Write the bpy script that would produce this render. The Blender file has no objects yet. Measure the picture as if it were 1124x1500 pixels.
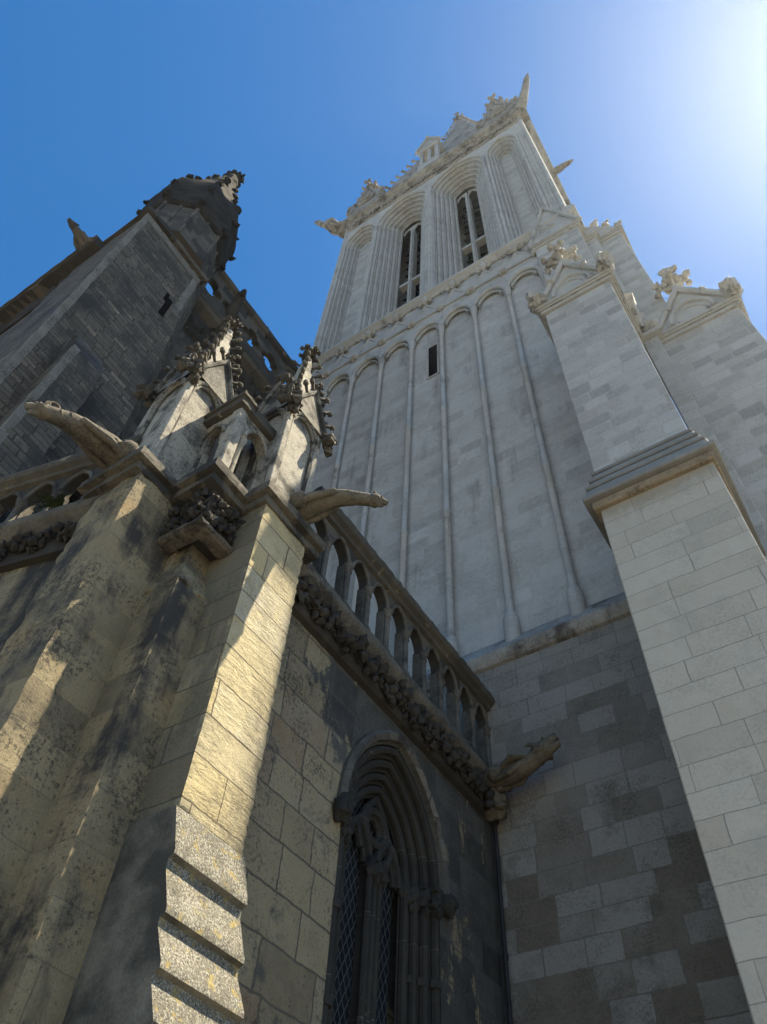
import bpy, bmesh, math, random
from mathutils import Vector, Matrix, noise
R = math.radians
sc = bpy.context.scene
C = sc.collection
GLARE_HAZE = 0.00032                              # density of the volume added for sun glow and glare
EYE = 1.6                                   # eye height; builders work in eye-relative heights
SUN_EL, SUN_AZ = 64.0, 48.2                 # azimuth from +Y towards +X

# ---------------------------------------------------------------- camera
cd = bpy.data.cameras.new("camera")
cam = bpy.data.objects.new("camera", cd); C.objects.link(cam); sc.camera = cam
cd.sensor_fit = 'VERTICAL'; cd.sensor_height = 36.0; cd.sensor_width = 36.0
cd.lens = 1147.379 / 1500 * 36
cd.clip_start = 0.05; cd.clip_end = 3000
ca, ce, cr = 0.633993265, 0.938012394, 0.0789267631
fw = Vector((-math.sin(ca)*math.cos(ce), math.cos(ca)*math.cos(ce), math.sin(ce)))
rt = Vector((math.cos(ca), math.sin(ca), 0)); up = rt.cross(fw)
rt, up = rt*math.cos(cr)+up*math.sin(cr), up*math.cos(cr)-rt*math.sin(cr)
m3 = Matrix((rt, up, -fw)).transposed()
cam.matrix_world = Matrix.Translation((0, 0, EYE)) @ m3.to_4x4()

# ---------------------------------------------------------------- world and sun
w = bpy.data.worlds.new("World"); sc.world = w; w.use_nodes = True
nt = w.node_tree; nt.nodes.clear()
sky = nt.nodes.new('ShaderNodeTexSky'); sky.sky_type = 'NISHITA'; sky.sun_disc = False
sky.sun_elevation = R(SUN_EL); sky.sun_rotation = R(SUN_AZ)
sky.air_density = 1.0; sky.dust_density = 0.12; sky.ozone_density = 1.3
bg = nt.nodes.new('ShaderNodeBackground'); bg.inputs[1].default_value = 0.070
wo = nt.nodes.new('ShaderNodeOutputWorld')
hs = nt.nodes.new('ShaderNodeHueSaturation'); hs.inputs['Saturation'].default_value = 1.36; hs.inputs['Hue'].default_value = 0.498
nt.links.new(sky.outputs[0], hs.inputs['Color']); nt.links.new(hs.outputs[0], bg.inputs[0]); nt.links.new(bg.outputs[0], wo.inputs[0])
sd = bpy.data.lights.new("sun", 'SUN'); sd.energy = 5.0; sd.angle = R(0.53); sd.color = (1.0, 0.87, 0.64)
sun = bpy.data.objects.new("sun", sd); C.objects.link(sun)
sdir = Vector((math.sin(R(SUN_AZ))*math.cos(R(SUN_EL)), math.cos(R(SUN_AZ))*math.cos(R(SUN_EL)), math.sin(R(SUN_EL))))
sun.rotation_euler = sdir.to_track_quat('Z', 'Y').to_euler(); sun.location = (0, 0, 90)
vs = sc.view_settings
sc.display_settings.display_device = 'sRGB'
vs.view_transform = 'Standard'; vs.look = 'None'; vs.exposure = 1.42; vs.gamma = 1.0; vs.use_curve_mapping = False
sc.cycles.use_denoising = True
sc.cycles.max_bounces = 6; sc.cycles.diffuse_bounces = 4; sc.cycles.glossy_bounces = 2; sc.cycles.volume_bounces = 0

# ---------------------------------------------------------------- materials
class NT:
    def __init__(s, name):
        s.m = bpy.data.materials.new(name); s.m.use_nodes = True
        s.t = s.m.node_tree; s.t.nodes.clear()
        s.out = s.n('OutputMaterial'); s.b = s.n('BsdfPrincipled'); s.l(s.b.outputs[0], s.out.inputs[0])
        s.b.inputs['Roughness'].default_value = 0.92
        s.b.inputs['Specular IOR Level'].default_value = 0.25
        g = s.n('NewGeometry'); s.pos = g.outputs['Position']; s.nor = g.outputs['True Normal']
        sx = s.n('SeparateXYZ'); s.l(s.pos, sx.inputs[0]); s.x, s.y, s.z = sx.outputs
    def n(s, t, **k):
        nd = s.t.nodes.new('ShaderNode'+t)
        for a, v in k.items(): setattr(nd, a, v)
        return nd
    def l(s, a, b): s.t.links.new(a, b)
    def put(s, sock, v):
        if hasattr(v, 'links') or hasattr(v, 'is_output'): s.l(v, sock)
        else: sock.default_value = v
    def math(s, op, a, b=0.0, c=None, clamp=False):
        nd = s.n('Math', operation=op, use_clamp=clamp)
        s.put(nd.inputs[0], a); s.put(nd.inputs[1], b)
        if c is not None: s.put(nd.inputs[2], c)
        return nd.outputs[0]
    def ramp(s, f, stops):
        nd = s.n('ValToRGB'); s.put(nd.inputs[0], f)
        el = nd.color_ramp.elements
        while len(el) < len(stops): el.new(0.5)
        for e, (p, c) in zip(el, stops):
            e.position = p; e.color = (c, c, c, 1) if not hasattr(c, '__len__') else (*c, 1)
        return nd.outputs[0]
    def mix(s, f, a, b, mode='MIX'):
        nd = s.n('Mix', data_type='RGBA', blend_type=mode)
        s.put(nd.inputs[0], f)
        for k, v in ((6, a), (7, b)):
            if hasattr(v, 'is_output'): s.l(v, nd.inputs[k])
            else: nd.inputs[k].default_value = (*v, 1) if len(v) == 3 else v
        return nd.outputs[2]
    def noise(s, scale, detail=4, rough=0.55, stretch=None, off=0.0, vec=None, dist=0.0):
        nd = s.n('TexNoise'); nd.inputs['Scale'].default_value = scale; nd.inputs['Detail'].default_value = detail
        nd.inputs['Roughness'].default_value = rough; nd.inputs['Distortion'].default_value = dist
        v = vec or s.pos
        if stretch or off:
            mp = s.n('Mapping'); mp.inputs['Scale'].default_value = stretch or (1, 1, 1)
            mp.inputs['Location'].default_value = (off, off*1.7, off*0.6); s.l(v, mp.inputs[0]); v = mp.outputs[0]
        s.l(v, nd.inputs['Vector']); return nd.outputs[0]
    def bump(s, h, strength, dist, prev=None):
        nd = s.n('Bump'); nd.inputs['Strength'].default_value = strength; nd.inputs['Distance'].default_value = dist
        s.l(h, nd.inputs['Height'])
        if prev: s.l(prev, nd.inputs['Normal'])
        return nd.outputs[0]
    def bricks(s, bw, rh, mortar, warp=0.03, seed=0.0, wob=0.012, ang=None):
        sn = s.n('SeparateXYZ'); s.l(s.nor, sn.inputs[0])
        f = s.math('GREATER_THAN', s.math('ABSOLUTE', sn.outputs[0]), s.math('ABSOLUTE', sn.outputs[1]))
        d = s.math('SUBTRACT', s.y, s.x); u = s.math('MULTIPLY_ADD', f, d, s.x)
        wn = s.noise(5.0, 3, off=seed+3)
        wv = s.math('MULTIPLY', s.math('SUBTRACT', wn, 0.5), wob*2)
        a = s.math('MULTIPLY', s.math('SINE', s.math('MULTIPLY_ADD', s.z, 2.3/ (rh/0.25), seed)), warp)
        b = s.math('MULTIPLY', s.math('SINE', s.math('MULTIPLY_ADD', s.z, 5.9/(rh/0.25), seed*2)), warp*0.45)
        v = s.math('ADD', s.math('ADD', s.z, wv), s.math('ADD', a, b))
        row = s.math('FLOOR', s.math('DIVIDE', v, rh))
        sh = s.math('MULTIPLY', s.math('FRACT', s.math('MULTIPLY', s.math('SINE', s.math('MULTIPLY_ADD', row, 12.99, seed)), 43.7)), bw)
        ws = s.math('MULTIPLY', s.math('SINE', s.math('MULTIPLY_ADD', u, 2.1/bw, row)), bw*0.16)
        uu = s.math('ADD', s.math('ADD', u, sh), s.math('ADD', ws, wv))
        cv = s.n('CombineXYZ'); s.l(uu, cv.inputs[0]); s.l(v, cv.inputs[1])
        br = s.n('TexBrick'); br.offset = 0.0; br.squash = 1.0
        s.l(cv.outputs[0], br.inputs['Vector'])
        br.inputs['Color1'].default_value = (0, 0, 0, 1); br.inputs['Color2'].default_value = (1, 1, 1, 1)
        br.inputs['Mortar'].default_value = (0.5, 0.5, 0.5, 1)
        br.inputs['Scale'].default_value = 1; br.inputs['Brick Width'].default_value = bw; br.inputs['Row Height'].default_value = rh
        br.inputs['Mortar Size'].default_value = mortar; br.inputs['Mortar Smooth'].default_value = 0.35
        return br.outputs[0], br.outputs[1]

def stone(name, cols, bw=0.5, rh=0.26, mortar=0.004, mcol=(0.3, 0.28, 0.24), mstr=0.6, warp=0.03, seed=0.0, blocks=0.8,
          crust=None, crust_lo=0.5, crust_hi=0.62, crust_scale=0.9, streak=0.0, extra=None, bumpk=0.35, pit=0.0, grain=0.18, wob=0.012, lich=0.0, wash=0.35, speck=0.0):
    s = NT(name)
    bc, mf = s.bricks(bw, rh, mortar, warp, seed, wob)
    n1 = s.noise(1.3, 6, 0.6, off=seed); n2 = s.noise(9, 6, 0.65, off=seed+7); n3 = s.noise(70, 4, 0.7)
    k = len(cols)
    f = s.math('ADD', s.math('MULTIPLY', bc, blocks), s.math('MULTIPLY', n1, 1-blocks))
    f = s.math('ADD', f, s.math('MULTIPLY', s.math('SUBTRACT', n2, 0.5), wash))
    col = s.ramp(f, [((i+0.5)/k, c) for i, c in enumerate(cols)])
    col = s.mix(s.math('MULTIPLY', mf, mstr), col, mcol)
    if extra: col = extra(s, col, bc, mf)
    if crust:
        cn = s.noise(crust_scale, 9, 0.68, off=seed+11, dist=0.3)
        if streak:
            st = s.noise(3.2, 5, 0.6, stretch=(1, 1, 0.12), off=seed+5)
            cn = s.math('ADD', s.math('MULTIPLY', cn, 1-streak), s.math('MULTIPLY', st, streak))
        cf = s.ramp(cn, [(crust_lo, 0.0), (crust_hi, 1.0)])
        col = s.mix(cf, col, crust)
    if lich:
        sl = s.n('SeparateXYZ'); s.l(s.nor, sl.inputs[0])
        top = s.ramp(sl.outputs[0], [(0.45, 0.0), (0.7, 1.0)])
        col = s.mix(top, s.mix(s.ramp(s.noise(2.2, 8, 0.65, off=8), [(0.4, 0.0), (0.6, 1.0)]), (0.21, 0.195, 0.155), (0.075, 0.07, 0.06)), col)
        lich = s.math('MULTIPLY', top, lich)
        ln = s.noise(85, 3, 0.6, off=2); lf = s.ramp(s.math('ADD', ln, s.math('MULTIPLY', s.math('SUBTRACT', s.noise(7, 4), 0.5), 0.35)), [(0.53, 0.0), (0.58, 1.0)])
        dk = s.ramp(s.noise(60, 3, 0.6, off=77), [(0.54, 0.0), (0.60, 1.0)]); col = s.mix(s.math('MULTIPLY', dk, s.math('MULTIPLY', lich, 0.9)), col, (0.05, 0.047, 0.04))
        col = s.mix(s.math('MULTIPLY', lf, lich), col, (0.37, 0.355, 0.295))
        l2 = s.ramp(s.noise(14, 5, 0.6, off=9), [(0.56, 0.0), (0.66, 1.0)])
        col = s.mix(s.math('MULTIPLY', l2, s.math('MULTIPLY', lich, 0.8)), col, (0.36, 0.27, 0.07))
    if speck:
        pm = s.noise(2.1, 6, 0.65, off=61+seed); pn = s.noise(34, 8, 0.78, off=13)
        pf = s.ramp(s.math('ADD', pn, s.math('MULTIPLY', s.math('SUBTRACT', pm, 0.5), 0.5)), [(0.53, 0.0), (0.60, 1.0)])
        col = s.mix(s.math('MULTIPLY', pf, speck), col, (0.045, 0.042, 0.037))
    g = s.ramp(n3, [(0.25, 1-grain), (0.75, 1+grain*0.3)])
    col = s.mix(1.0, col, g, 'MULTIPLY')
    s.l(col, s.b.inputs['Base Color'])
    h = s.math('ADD', s.math('MULTIPLY', n2, 0.5), s.math('MULTIPLY', n3, 0.22))
    b1 = s.bump(h, bumpk, 0.03)
    hb = s.math('SUBTRACT', s.math('MULTIPLY', bc, 0.35), s.math('MULTIPLY', mf, 1.0))
    b2 = s.bump(hb, 0.5, 0.012, b1)
    if pit:
        ph = s.ramp(s.noise(7, 10, 0.72, stretch=(0.8, 0.8, 2.6), off=4, dist=0.4), [(0.30, 0.0), (0.62, 1.0)])
        blk = s.ramp(s.math('ADD', s.noise(0.9, 2, off=6), s.math('MULTIPLY', bc, 0.3)), [(0.55, 0.0), (0.68, 1.0)])
        ph = s.math('MULTIPLY', ph, blk)
        b2 = s.bump(ph, pit, 0.03, b2)
    s.l(b2, s.b.inputs['Normal'])
    return s.m

BLACK = (0.035, 0.034, 0.033)
def warm_patch(s, col, bc, mf):
    o = s.ramp(s.noise(1.7, 5, 0.6, off=21), [(0.55, 0.0), (0.68, 1.0)])
    return s.mix(s.math('MULTIPLY', o, 0.55), col, (0.36, 0.24, 0.11))
M = {}
M['pier'] = stone('weathered_buff_limestone', [(0.121, 0.103, 0.073), (0.214, 0.177, 0.111), (0.313, 0.260, 0.159), (0.285, 0.230, 0.137), (0.335, 0.286, 0.193)], bw=0.9, rh=0.30,
    mortar=0.004, mcol=(0.13, 0.115, 0.09), warp=0.02, seed=1.3, blocks=0.5, crust=(0.055, 0.051, 0.046), crust_lo=0.475, crust_hi=0.57, crust_scale=1.9, streak=0.5,
    extra=warm_patch, bumpk=0.5, grain=0.3, speck=0.75)
M['pier_dark'] = stone('soot_scaled_limestone', [(0.154, 0.132, 0.095), (0.270, 0.225, 0.146), (0.396, 0.332, 0.207), (0.360, 0.293, 0.180), (0.423, 0.365, 0.253)], bw=0.9, rh=0.30,
    mortar=0.004, mcol=(0.13, 0.115, 0.09), warp=0.02, seed=1.3, blocks=0.5, crust=(0.055, 0.051, 0.046), crust_lo=0.36, crust_hi=0.52, crust_scale=1.5, streak=0.55,
    extra=warm_patch, bumpk=0.8, grain=0.3, speck=.8)
def side_tone(s, col, bc, mf):
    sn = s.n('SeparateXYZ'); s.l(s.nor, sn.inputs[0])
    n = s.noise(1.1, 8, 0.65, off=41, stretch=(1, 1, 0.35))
    f = s.ramp(s.math('ADD', n, s.math('MULTIPLY', sn.outputs[0], -0.22)), [(0.26, 0.0), (0.46, 1.0)])   # darker on faces turned away from +X
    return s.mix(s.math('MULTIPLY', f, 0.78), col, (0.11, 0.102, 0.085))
M['pier_rough'] = stone('pitted_yellow_limestone', [(0.458, 0.391, 0.250), (0.594, 0.505, 0.312), (0.573, 0.469, 0.250), (0.625, 0.568, 0.427)], bw=1.2, rh=0.30,
    mortar=0.007, mcol=(0.16, 0.13, 0.09), warp=0.02, seed=1.3, blocks=0.6, crust=(0.22, 0.20, 0.17), crust_lo=0.60, crust_hi=0.72, crust_scale=2.2, streak=0.3,
    extra=side_tone, mstr=0.95, bumpk=0.5, pit=0.5, grain=0.3, speck=0.3)
def soot(s, col, bc, mf):
    yy = s.math('MULTIPLY_ADD', s.math('SUBTRACT', s.y, 4.35), 0.30, 0.0)
    zz = s.math('MULTIPLY', s.math('SUBTRACT', s.z, 5.6), 0.20)
    nn = s.noise(1.6, 9, 0.7, off=31, dist=0.5)
    f = s.math('ADD', s.math('ADD', yy, zz), nn)
    f = s.ramp(f, [(0.52, 0.0), (0.56, 1.0)])
    fl = s.ramp(s.noise(2.6, 8, 0.7, off=14, stretch=(1, 1, 0.5)), [(0.57, 1.0), (0.60, 0.0)])
    return s.mix(s.math('MULTIPLY', f, fl), col, s.mix(s.math('ADD', s.math('MULTIPLY', s.noise(4, 7, 0.7), 0.9), s.math('MULTIPLY', s.math('SUBTRACT', bc, 0.6), 0.5)), (0.03, 0.03, 0.029), (0.17, 0.165, 0.15)))
M['aisle'] = stone('sooty_aisle_ashlar', [(0.157, 0.130, 0.084), (0.258, 0.214, 0.138), (0.330, 0.275, 0.174), (0.282, 0.239, 0.163), (0.235, 0.160, 0.093)], bw=0.48, rh=0.33,
    mortar=0.010, mcol=(0.09, 0.08, 0.065), mstr=0.85, warp=0.03, seed=4.1, blocks=0.65, crust=(0.10, 0.095, 0.08), crust_lo=0.58, crust_hi=0.66, crust_scale=2.3,
    extra=soot, bumpk=0.5, grain=0.25, wob=0.025, speck=0.7)
M['hood'] = stone('grey_voussoir_stone', [(0.072, 0.069, 0.060), (0.150, 0.141, 0.120), (0.216, 0.201, 0.168)], bw=0.4, rh=0.35, mortar=0.008, mcol=(0.05, 0.048, 0.04), seed=7.7, blocks=0.6, crust=(0.05, 0.048, 0.045), crust_lo=0.50, crust_hi=0.60, crust_scale=1.6, bumpk=0.5, grain=0.3, speck=0.6)
M['crust'] = stone('black_crusted_stone', [(0.021, 0.020, 0.019), (0.042, 0.040, 0.036), (0.072, 0.065, 0.054)], bw=2.0, rh=0.8, mortar=0.002, seed=2.2, blocks=0.2,
    crust=(0.33, 0.29, 0.21), crust_lo=0.615, crust_hi=0.65, crust_scale=2.6, streak=0.3, bumpk=0.6, grain=0.3, wash=0.6)
M['carved'] = stone('carved_dark_foliage', [(0.026, 0.024, 0.021), (0.049, 0.044, 0.038), (0.091, 0.079, 0.062)], bw=2.0, rh=2.0, mortar=0.0, mstr=0, seed=6.2, blocks=0.1,
    bumpk=0.6, grain=0.3, wash=0.6, crust=(0.24, 0.21, 0.16), crust_lo=0.64, crust_hi=0.72, crust_scale=7)
M['ledge'] = stone('grey_brown_moulding', [(0.076, 0.070, 0.058), (0.145, 0.129, 0.102), (0.212, 0.191, 0.149)], bw=1.0, rh=3.0, mortar=0.003, seed=3.7, blocks=0.35,
    crust=(0.05, 0.047, 0.042), crust_lo=0.46, crust_hi=0.54, crust_scale=2.4, bumpk=0.5, grain=0.3, speck=0.6)
M['pinn'] = stone('pale_pinnacle_stone', [(0.283, 0.265, 0.220), (0.406, 0.379, 0.318), (0.459, 0.424, 0.344)], bw=3.0, rh=0.9, mortar=0.002, seed=5.1, blocks=0.3,
    crust=(0.07, 0.066, 0.058), crust_lo=0.49, crust_hi=0.60, crust_scale=2.6, streak=0.3, bumpk=0.45, grain=0.3, speck=0.55)
M['pinn_shade'] = stone('shaded_gablet_stone', [(0.17, 0.16, 0.135), (0.28, 0.262, 0.22), (0.38, 0.35, 0.285)], bw=3.0, rh=0.9, mortar=0.002, seed=5.6, blocks=0.3, crust=(0.06, 0.056, 0.05), crust_lo=0.47, crust_hi=0.56, crust_scale=3.2, bumpk=0.45, grain=0.3, speck=0.6)  # crusted stone darkened further to imitate the shaded niche in each gablet
M['crocket'] = stone('dark_crocket_stone', [(0.045, 0.042, 0.037), (0.09, 0.082, 0.068), (0.19, 0.17, 0.13)], bw=3, rh=3, mortar=0, mstr=0, seed=8.1, blocks=0.1,
    bumpk=0.6, grain=0.3, crust=(0.34, 0.31, 0.2), crust_lo=0.62, crust_hi=0.7, crust_scale=5)
M['garg'] = stone('gargoyle_stone', [(0.072, 0.065, 0.051), (0.153, 0.134, 0.102), (0.246, 0.219, 0.170)], bw=3, rh=3, mortar=0, mstr=0, seed=9.4, blocks=0.1, wash=0.7,
    crust=(0.07, 0.065, 0.055), crust_lo=0.55, crust_hi=0.65, crust_scale=4, bumpk=0.5, grain=0.3, speck=0.6)
M['lichen'] = stone('lichen_spotted_stone', [(0.105, 0.099, 0.084), (0.167, 0.155, 0.124), (0.205, 0.186, 0.143)], bw=3, rh=3, mortar=0, mstr=0, seed=3.4, blocks=0.1,
    bumpk=0.7, grain=0.4, lich=0.85, crust=(0.06, 0.058, 0.05), crust_lo=0.60, crust_hi=0.68, crust_scale=8)
M['bal'] = stone('soot_streaked_baluster_stone', [(0.072, 0.067, 0.058), (0.137, 0.126, 0.104), (0.223, 0.205, 0.169)], bw=3, rh=3, mortar=0, mstr=0, seed=2.1, blocks=0.1, wash=0.8, crust=(0.05, 0.047, 0.043), crust_lo=0.50, crust_hi=0.62, crust_scale=3, bumpk=0.4, grain=0.3, speck=0.5)
M['tower'] = stone('pale_tower_ashlar', [(0.411, 0.402, 0.376), (0.499, 0.492, 0.462), (0.548, 0.542, 0.515), (0.473, 0.460, 0.423), (0.585, 0.581, 0.554)], bw=0.62, rh=0.30,
    mortar=0.006, mcol=(0.50, 0.48, 0.44), mstr=0.35, warp=0.03, seed=2.8, blocks=0.75, crust=(0.25, 0.235, 0.21), crust_lo=0.55, crust_hi=0.70, crust_scale=0.8, streak=0.5, bumpk=0.4, grain=0.2, wash=0.6, speck=0.2)
def old_stones(s, col, bc, mf):
    zz = s.math('MULTIPLY', s.math('SUBTRACT', 7.4, s.z), 0.085)
    nn = s.math('MULTIPLY', s.math('SUBTRACT', s.noise(0.8, 5, 0.6, off=17), 0.5), 0.7)
    f = s.math('ADD', s.math('ADD', zz, nn), s.math('MULTIPLY', s.math('SUBTRACT', bc, 0.5), -0.62))
    f = s.ramp(s.math('ADD', f, s.math('MULTIPLY', s.math('SUBTRACT', s.noise(6, 5), 0.5), 0.12)), [(0.08, 0.0), (0.36, 1.0)])
    brown = s.mix(s.noise(5, 6, 0.65), (0.115, 0.097, 0.073), (0.23, 0.20, 0.155))
    return s.mix(s.math('MULTIPLY', f, 0.85), col, brown)
M['tower_low'] = stone('patched_lower_tower_ashlar', [(0.225, 0.214, 0.192), (0.279, 0.262, 0.234), (0.324, 0.310, 0.280), (0.296, 0.279, 0.251)], bw=0.46, rh=0.275,
    mortar=0.008, mcol=(0.16, 0.15, 0.13), mstr=0.55, warp=0.045, seed=7.3, blocks=0.72, extra=old_stones, bumpk=0.45, grain=0.25, wash=0.7, crust=(0.13, 0.115, 0.09), crust_lo=0.54, crust_hi=0.72, crust_scale=1.6, speck=0.4)
def drip(s, col, bc, mf):
    n = s.noise(1.8, 7, 0.65, off=51, stretch=(1, 1, 0.5))
    f = s.ramp(s.math('ADD', s.math('MULTIPLY', s.math('SUBTRACT', s.z, 9.0), 0.9), s.math('MULTIPLY', n, 0.9)), [(0.52, 0.0), (0.75, 1.0)])
    return s.mix(s.math('MULTIPLY', f, 0.7), col, (0.33, 0.275, 0.20))
M['butt'] = stone('clean_buttress_ashlar', [(0.479, 0.438, 0.365), (0.552, 0.508, 0.426), (0.594, 0.549, 0.463), (0.521, 0.468, 0.379), (0.582, 0.534, 0.445)], bw=0.72, rh=0.262,
    mortar=0.005, mcol=(0.27, 0.25, 0.215), mstr=0.8, warp=0.012, seed=0.7, blocks=0.7, crust=(0.40, 0.38, 0.34), crust_lo=0.52, crust_hi=0.72, crust_scale=1.4, streak=0.3, extra=drip, bumpk=0.3, grain=0.12, speck=0.16)
M['tower_dark'] = stone('weathered_tower_carving', [(0.218, 0.209, 0.189), (0.370, 0.353, 0.320), (0.507, 0.493, 0.450)], bw=2, rh=2, mortar=0, mstr=0, seed=3.9, blocks=0.1, wash=0.8, crust=(0.12, 0.11, 0.095), crust_lo=0.5, crust_hi=0.62, crust_scale=1.5, bumpk=0.5, grain=0.25, speck=0.4)
M['butt_up'] = stone('mended_buttress_masonry', [(0.376, 0.366, 0.340), (0.484, 0.472, 0.436), (0.557, 0.546, 0.513), (0.435, 0.410, 0.366)], bw=0.42, rh=0.26,
    mortar=0.016, mcol=(0.49, 0.47, 0.43), mstr=0.75, warp=0.05, seed=5.9, blocks=0.75, bumpk=0.35, grain=0.15, wob=0.03, speck=0.2)
M['tower_trim'] = stone('carved_tower_stone', [(0.405, 0.391, 0.364), (0.503, 0.491, 0.455), (0.565, 0.554, 0.521)], bw=1.2, rh=0.6, mortar=0.003, mcol=(0.3, 0.28, 0.25), seed=1.9, blocks=0.4,
    crust=(0.17, 0.155, 0.135), crust_lo=0.55, crust_hi=0.68, crust_scale=1.2, streak=0.3, bumpk=0.4, grain=0.2, speck=0.22)
M['soffit'] = stone('rusty_stained_soffit', [(0.24, 0.19, 0.13), (0.36, 0.29, 0.20), (0.42, 0.36, 0.28)], bw=3, rh=3, mortar=0, mstr=0, seed=4.9, blocks=0.1, wash=0.8,
    crust=(0.16, 0.12, 0.08), crust_lo=0.55, crust_hi=0.65, crust_scale=5, bumpk=0.5, grain=0.3, speck=0.4)
M['slab'] = stone('grey_weathering_slab', [(0.20, 0.20, 0.19), (0.27, 0.27, 0.255), (0.36, 0.35, 0.33)], bw=3, rh=3, mortar=0, mstr=0, seed=2.4, blocks=0.1, bumpk=0.4, grain=0.2, wash=0.7)
M['rubble'] = stone('dark_rubble_masonry', [(0.075, 0.066, 0.054), (0.126, 0.109, 0.088), (0.188, 0.161, 0.125), (0.138, 0.118, 0.096), (0.339, 0.287, 0.211)], bw=0.30, rh=0.12,
    mortar=0.011, mcol=(0.035, 0.034, 0.032), mstr=0.8, warp=0.04, seed=3.3, blocks=0.62, crust=(0.06, 0.058, 0.054), crust_lo=0.48, crust_hi=0.62, crust_scale=0.7, bumpk=0.55, grain=0.3, wob=0.03, speck=0.5)
M['edge_band'] = stone('grey_edge_stone', [(0.180, 0.169, 0.146), (0.232, 0.217, 0.188), (0.270, 0.251, 0.210)], bw=0.6, rh=0.35, mortar=0.005, mcol=(0.12, 0.11, 0.1), seed=6.6, blocks=0.5,
    crust=(0.08, 0.076, 0.07), crust_lo=0.55, crust_hi=0.68, crust_scale=1.0, bumpk=0.4, grain=0.25, speck=0.6)
M['old'] = stone('blackened_old_stone', [(0.047, 0.043, 0.038), (0.088, 0.080, 0.067), (0.156, 0.137, 0.109)], bw=0.5, rh=0.3, mortar=0.005, mcol=(0.03, 0.03, 0.028), seed=8.8, blocks=0.6,
    bumpk=0.5, grain=0.3, crust=(0.24, 0.215, 0.17), crust_lo=0.62, crust_hi=0.70, crust_scale=1.3)
def plain(name, col, rough=0.9, spec=0.25, nscale=6, var=0.4):
    s = NT(name); n = s.noise(nscale, 5, 0.6)
    g = s.ramp(n, [(0.3, 1-var), (0.7, 1.0)]); s.l(s.mix(1.0, col, g, 'MULTIPLY'), s.b.inputs['Base Color'])
    s.b.inputs['Roughness'].default_value = rough; s.b.inputs['Specular IOR Level'].default_value = spec
    s.l(s.bump(n, 0.3, 0.02), s.b.inputs['Normal']); return s.m
M['slate'] = stone('dark_roof_slate', [(0.05, 0.052, 0.056), (0.08, 0.082, 0.085), (0.11, 0.108, 0.105)], bw=0.2, rh=0.1, mortar=0.004, mcol=(0.02, 0.02, 0.02), seed=5.5, blocks=0.8, bumpk=0.3)
M['lead'] = plain('pale_lead_sheet', (0.42, 0.42, 0.41), 0.6, 0.4)
M['pipe'] = plain('dark_cast_iron', (0.03, 0.03, 0.032), 0.6, 0.4)
M['cap'] = plain('dark_cap_stone', (0.05, 0.046, 0.04), 0.95, 0.15, 3, 0.6)  # plain dark tone for the turret cap, varied by noise
M['dark'] = plain('dark_void', (0.012, 0.012, 0.014), 1.0, 0.0)  # near-black stands in for the shade inside openings
M['louvre'] = plain('dark_slate_louvre', (0.045, 0.047, 0.05), 0.8, 0.2)
M['fern'] = plain('fern_green', (0.035, 0.06, 0.018), 0.8, 0.3, 20)
M['ground'] = plain('grey_paving', (0.20, 0.19, 0.17), 0.9, 0.2, 1.5)
def glass():
    s = NT('leaded_diamond_glass')
    p = s.math('ADD', s.math('MULTIPLY', s.y, 13.0), s.math('MULTIPLY', s.z, 7.0))
    q = s.math('SUBTRACT', s.math('MULTIPLY', s.y, 13.0), s.math('MULTIPLY', s.z, 7.0))
    def line(v): return s.math('LESS_THAN', s.math('ABSOLUTE', s.math('SUBTRACT', s.math('FRACT', v), 0.5)), 0.07)
    f = s.math('MAXIMUM', line(p), line(q))
    pn = s.noise(3.0, 2)
    col = s.mix(f, s.mix(pn, (0.008, 0.010, 0.013), (0.022, 0.027, 0.034)), (0.065, 0.068, 0.068))
    s.l(col, s.b.inputs['Base Color'])
    s.l(s.math('MULTIPLY_ADD', f, 0.5, 0.25), s.b.inputs['Roughness']); s.b.inputs['Specular IOR Level'].default_value = 0.3
    s.l(s.bump(s.math('ADD', f, s.math('MULTIPLY', s.noise(12, 2), 0.3)), 0.4, 0.01), s.b.inputs['Normal'])
    return s.m
M['glass'] = glass()

# ---------------------------------------------------------------- mesh helpers
def lerp(a, b, t): return a+(b-a)*t
class Fr:
    """wall frame: u along the wall, z up, d depth into the wall"""
    def __init__(s, o, U, N): s.o = Vector(o); s.U = Vector(U).normalized(); s.N = Vector(N).normalized()
    def __call__(s, u, z, d=0.0):
        p = s.o + s.U*u - s.N*d; return Vector((p.x, p.y, p.z+z))
def FY(y): return Fr((0, y, 0), (1, 0, 0), (0, -1, 0))      # faces the camera side (-Y); u = x
def FX(x): return Fr((x, 0, 0), (0, 1, 0), (1, 0, 0))       # faces +X; u = y

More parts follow.
